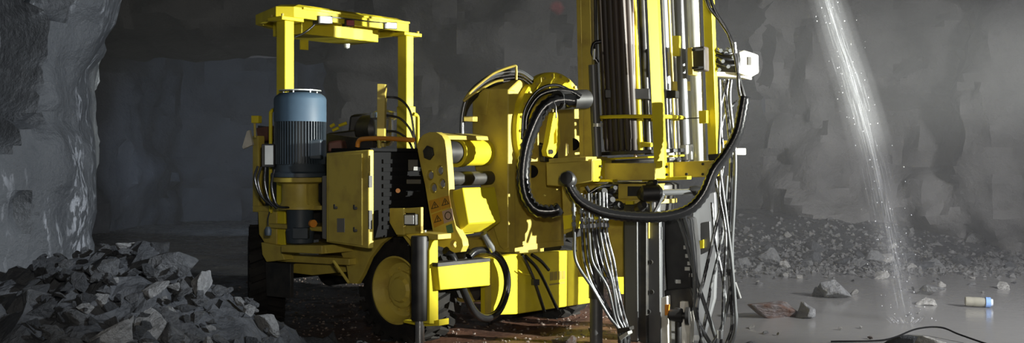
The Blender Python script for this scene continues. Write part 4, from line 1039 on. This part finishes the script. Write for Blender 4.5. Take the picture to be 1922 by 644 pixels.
so = obj('water_streak', st, sm, jet, inv=jinv); so['kind'] = 'stuff'
dm = MB()
for k in range(160):
    i = rj.randint(4, n_-1); an = rj.uniform(0, 2*PI); rad = rj.uniform(.8, 2.4) if rj.random() < .6 else rj.uniform(0, 1)
    p = jc[i]+V((math.cos(an), math.sin(an), 0))*rad*(.09+.06*i/n_); r_ = rj.uniform(.002, .006)
    dm.lathe(p, Z, [(-r_*1.3, 0), (-r_*.6, r_*.8), (0, r_), (r_*.6, r_*.8), (r_*1.3, 0)], 6)
do = obj('water_drop', dm, WD, jet, inv=jinv); do['kind'] = 'stuff'
sp_ = MB()
for k in range(36):
    an = rj.uniform(0, 2*PI); rad = rj.uniform(.02, .16); p = V(jet.location)+V((math.cos(an)*rad, math.sin(an)*rad, -.02)); h = rj.uniform(.02, .07)*(1-rad*2.5)+.008
    sp_.tube([p, p+V((math.cos(an)*.03, math.sin(an)*.03, h*.6)), p+V((math.cos(an)*.06, math.sin(an)*.06, h))], [.004, .003, .001], 5)
s2 = obj('splash', sp_, sm, jet, inv=jinv); s2['kind'] = 'stuff'
# ================================================================== mist
mb = MB().hexa([V((-6.5, 13.2, -.1)), V((12, 5.5, -.1)), V((12, 16.8, -.1)), V((-6.5, 18.5, -.1)), V((-6.5, 13.2, 5.2)), V((12, 5.5, 5.2)), V((12, 16.8, 5.2)), V((-6.5, 18.5, 5.2))])
tag(obj('mist', mb, vol('mist', .017, (.93, .94, .97), .1), smooth=False), 'thin grey mist hanging over the pool and before the right rock wall', 'mist', kind='stuff')
# ================================================================== light
def spot(name, loc, target, power, col, size, blend, rad):
    l = bpy.data.lights.new(name, 'SPOT'); o = bpy.data.objects.new(name, l); C.objects.link(o)
    o.location = loc; o.rotation_euler = (V(target)-V(loc)).to_track_quat('-Z', 'Y').to_euler()
    l.energy = power; l.color = col; l.spot_size = size; l.spot_blend = blend; l.shadow_soft_size = rad; return o
spot('rig_spot', (8.0, 6.4, 2.5), (-.1, 10.4, 1.5), 10500, (.98, 1, .92), .50, .35, .05)
spot('rig_spot', (9.0, 9.4, 2.3), (-1.2, 10.9, 2.75), 12000, (.98, 1, .92), .38, .8, .05)  # second spot, added to light the canopy past the mast
spot('wall_fill', (8.2, 7.0, 4.6), (6.0, 15.5, 1.2), 900, (.97, .97, 1), 1.9, .8, .25)  # added fill for the right wall, no fixture there
spot('camera_flash', (.25, -.2, 2.1), (0, 9, 1.2), 600, (1, .93, .82), 1.3, .6, .12)
spot('heap_fill', (4.2, 4.0, 3.0), (-3.3, 7.9, 1.8), 3000, (.88, .94, 1), .62, .8, .12)  # added fill from the right for the heap and pillar
spot('pool_fill', (8.6, 5.2, 3.4), (4.8, 11.4, .9), 3900, (.98, .98, 1), 1.05, .7, .12)  # added fill to even out the light on jet, water and shore
spot('tunnel_fill', (-5.6, 20.2, 2.6), (-6.2, 27.5, 1.0), 700, (.62, .78, 1), 1.7, .9, .3)  # added bluish fill, lifts the black of the tunnel walls
w = bpy.data.worlds.new('ambient_fill'); SC.world = w; w.use_nodes = True  # faint background glow added as overall ambient fill
w.node_tree.nodes['Background'].inputs[0].default_value = (.030, .032, .038, 1); w.node_tree.nodes['Background'].inputs[1].default_value = 1
SC.view_settings.view_transform = 'Standard'; SC.view_settings.look = 'None'; SC.view_settings.gamma = 1; SC.view_settings.use_curve_mapping = False
SC.view_settings.exposure = 0
SC.cycles.max_bounces = 8; SC.cycles.use_denoising = True; SC.cycles.volume_bounces = 1; SC.cycles.transparent_max_bounces = 16
SC.cycles.sample_clamp_indirect = 4
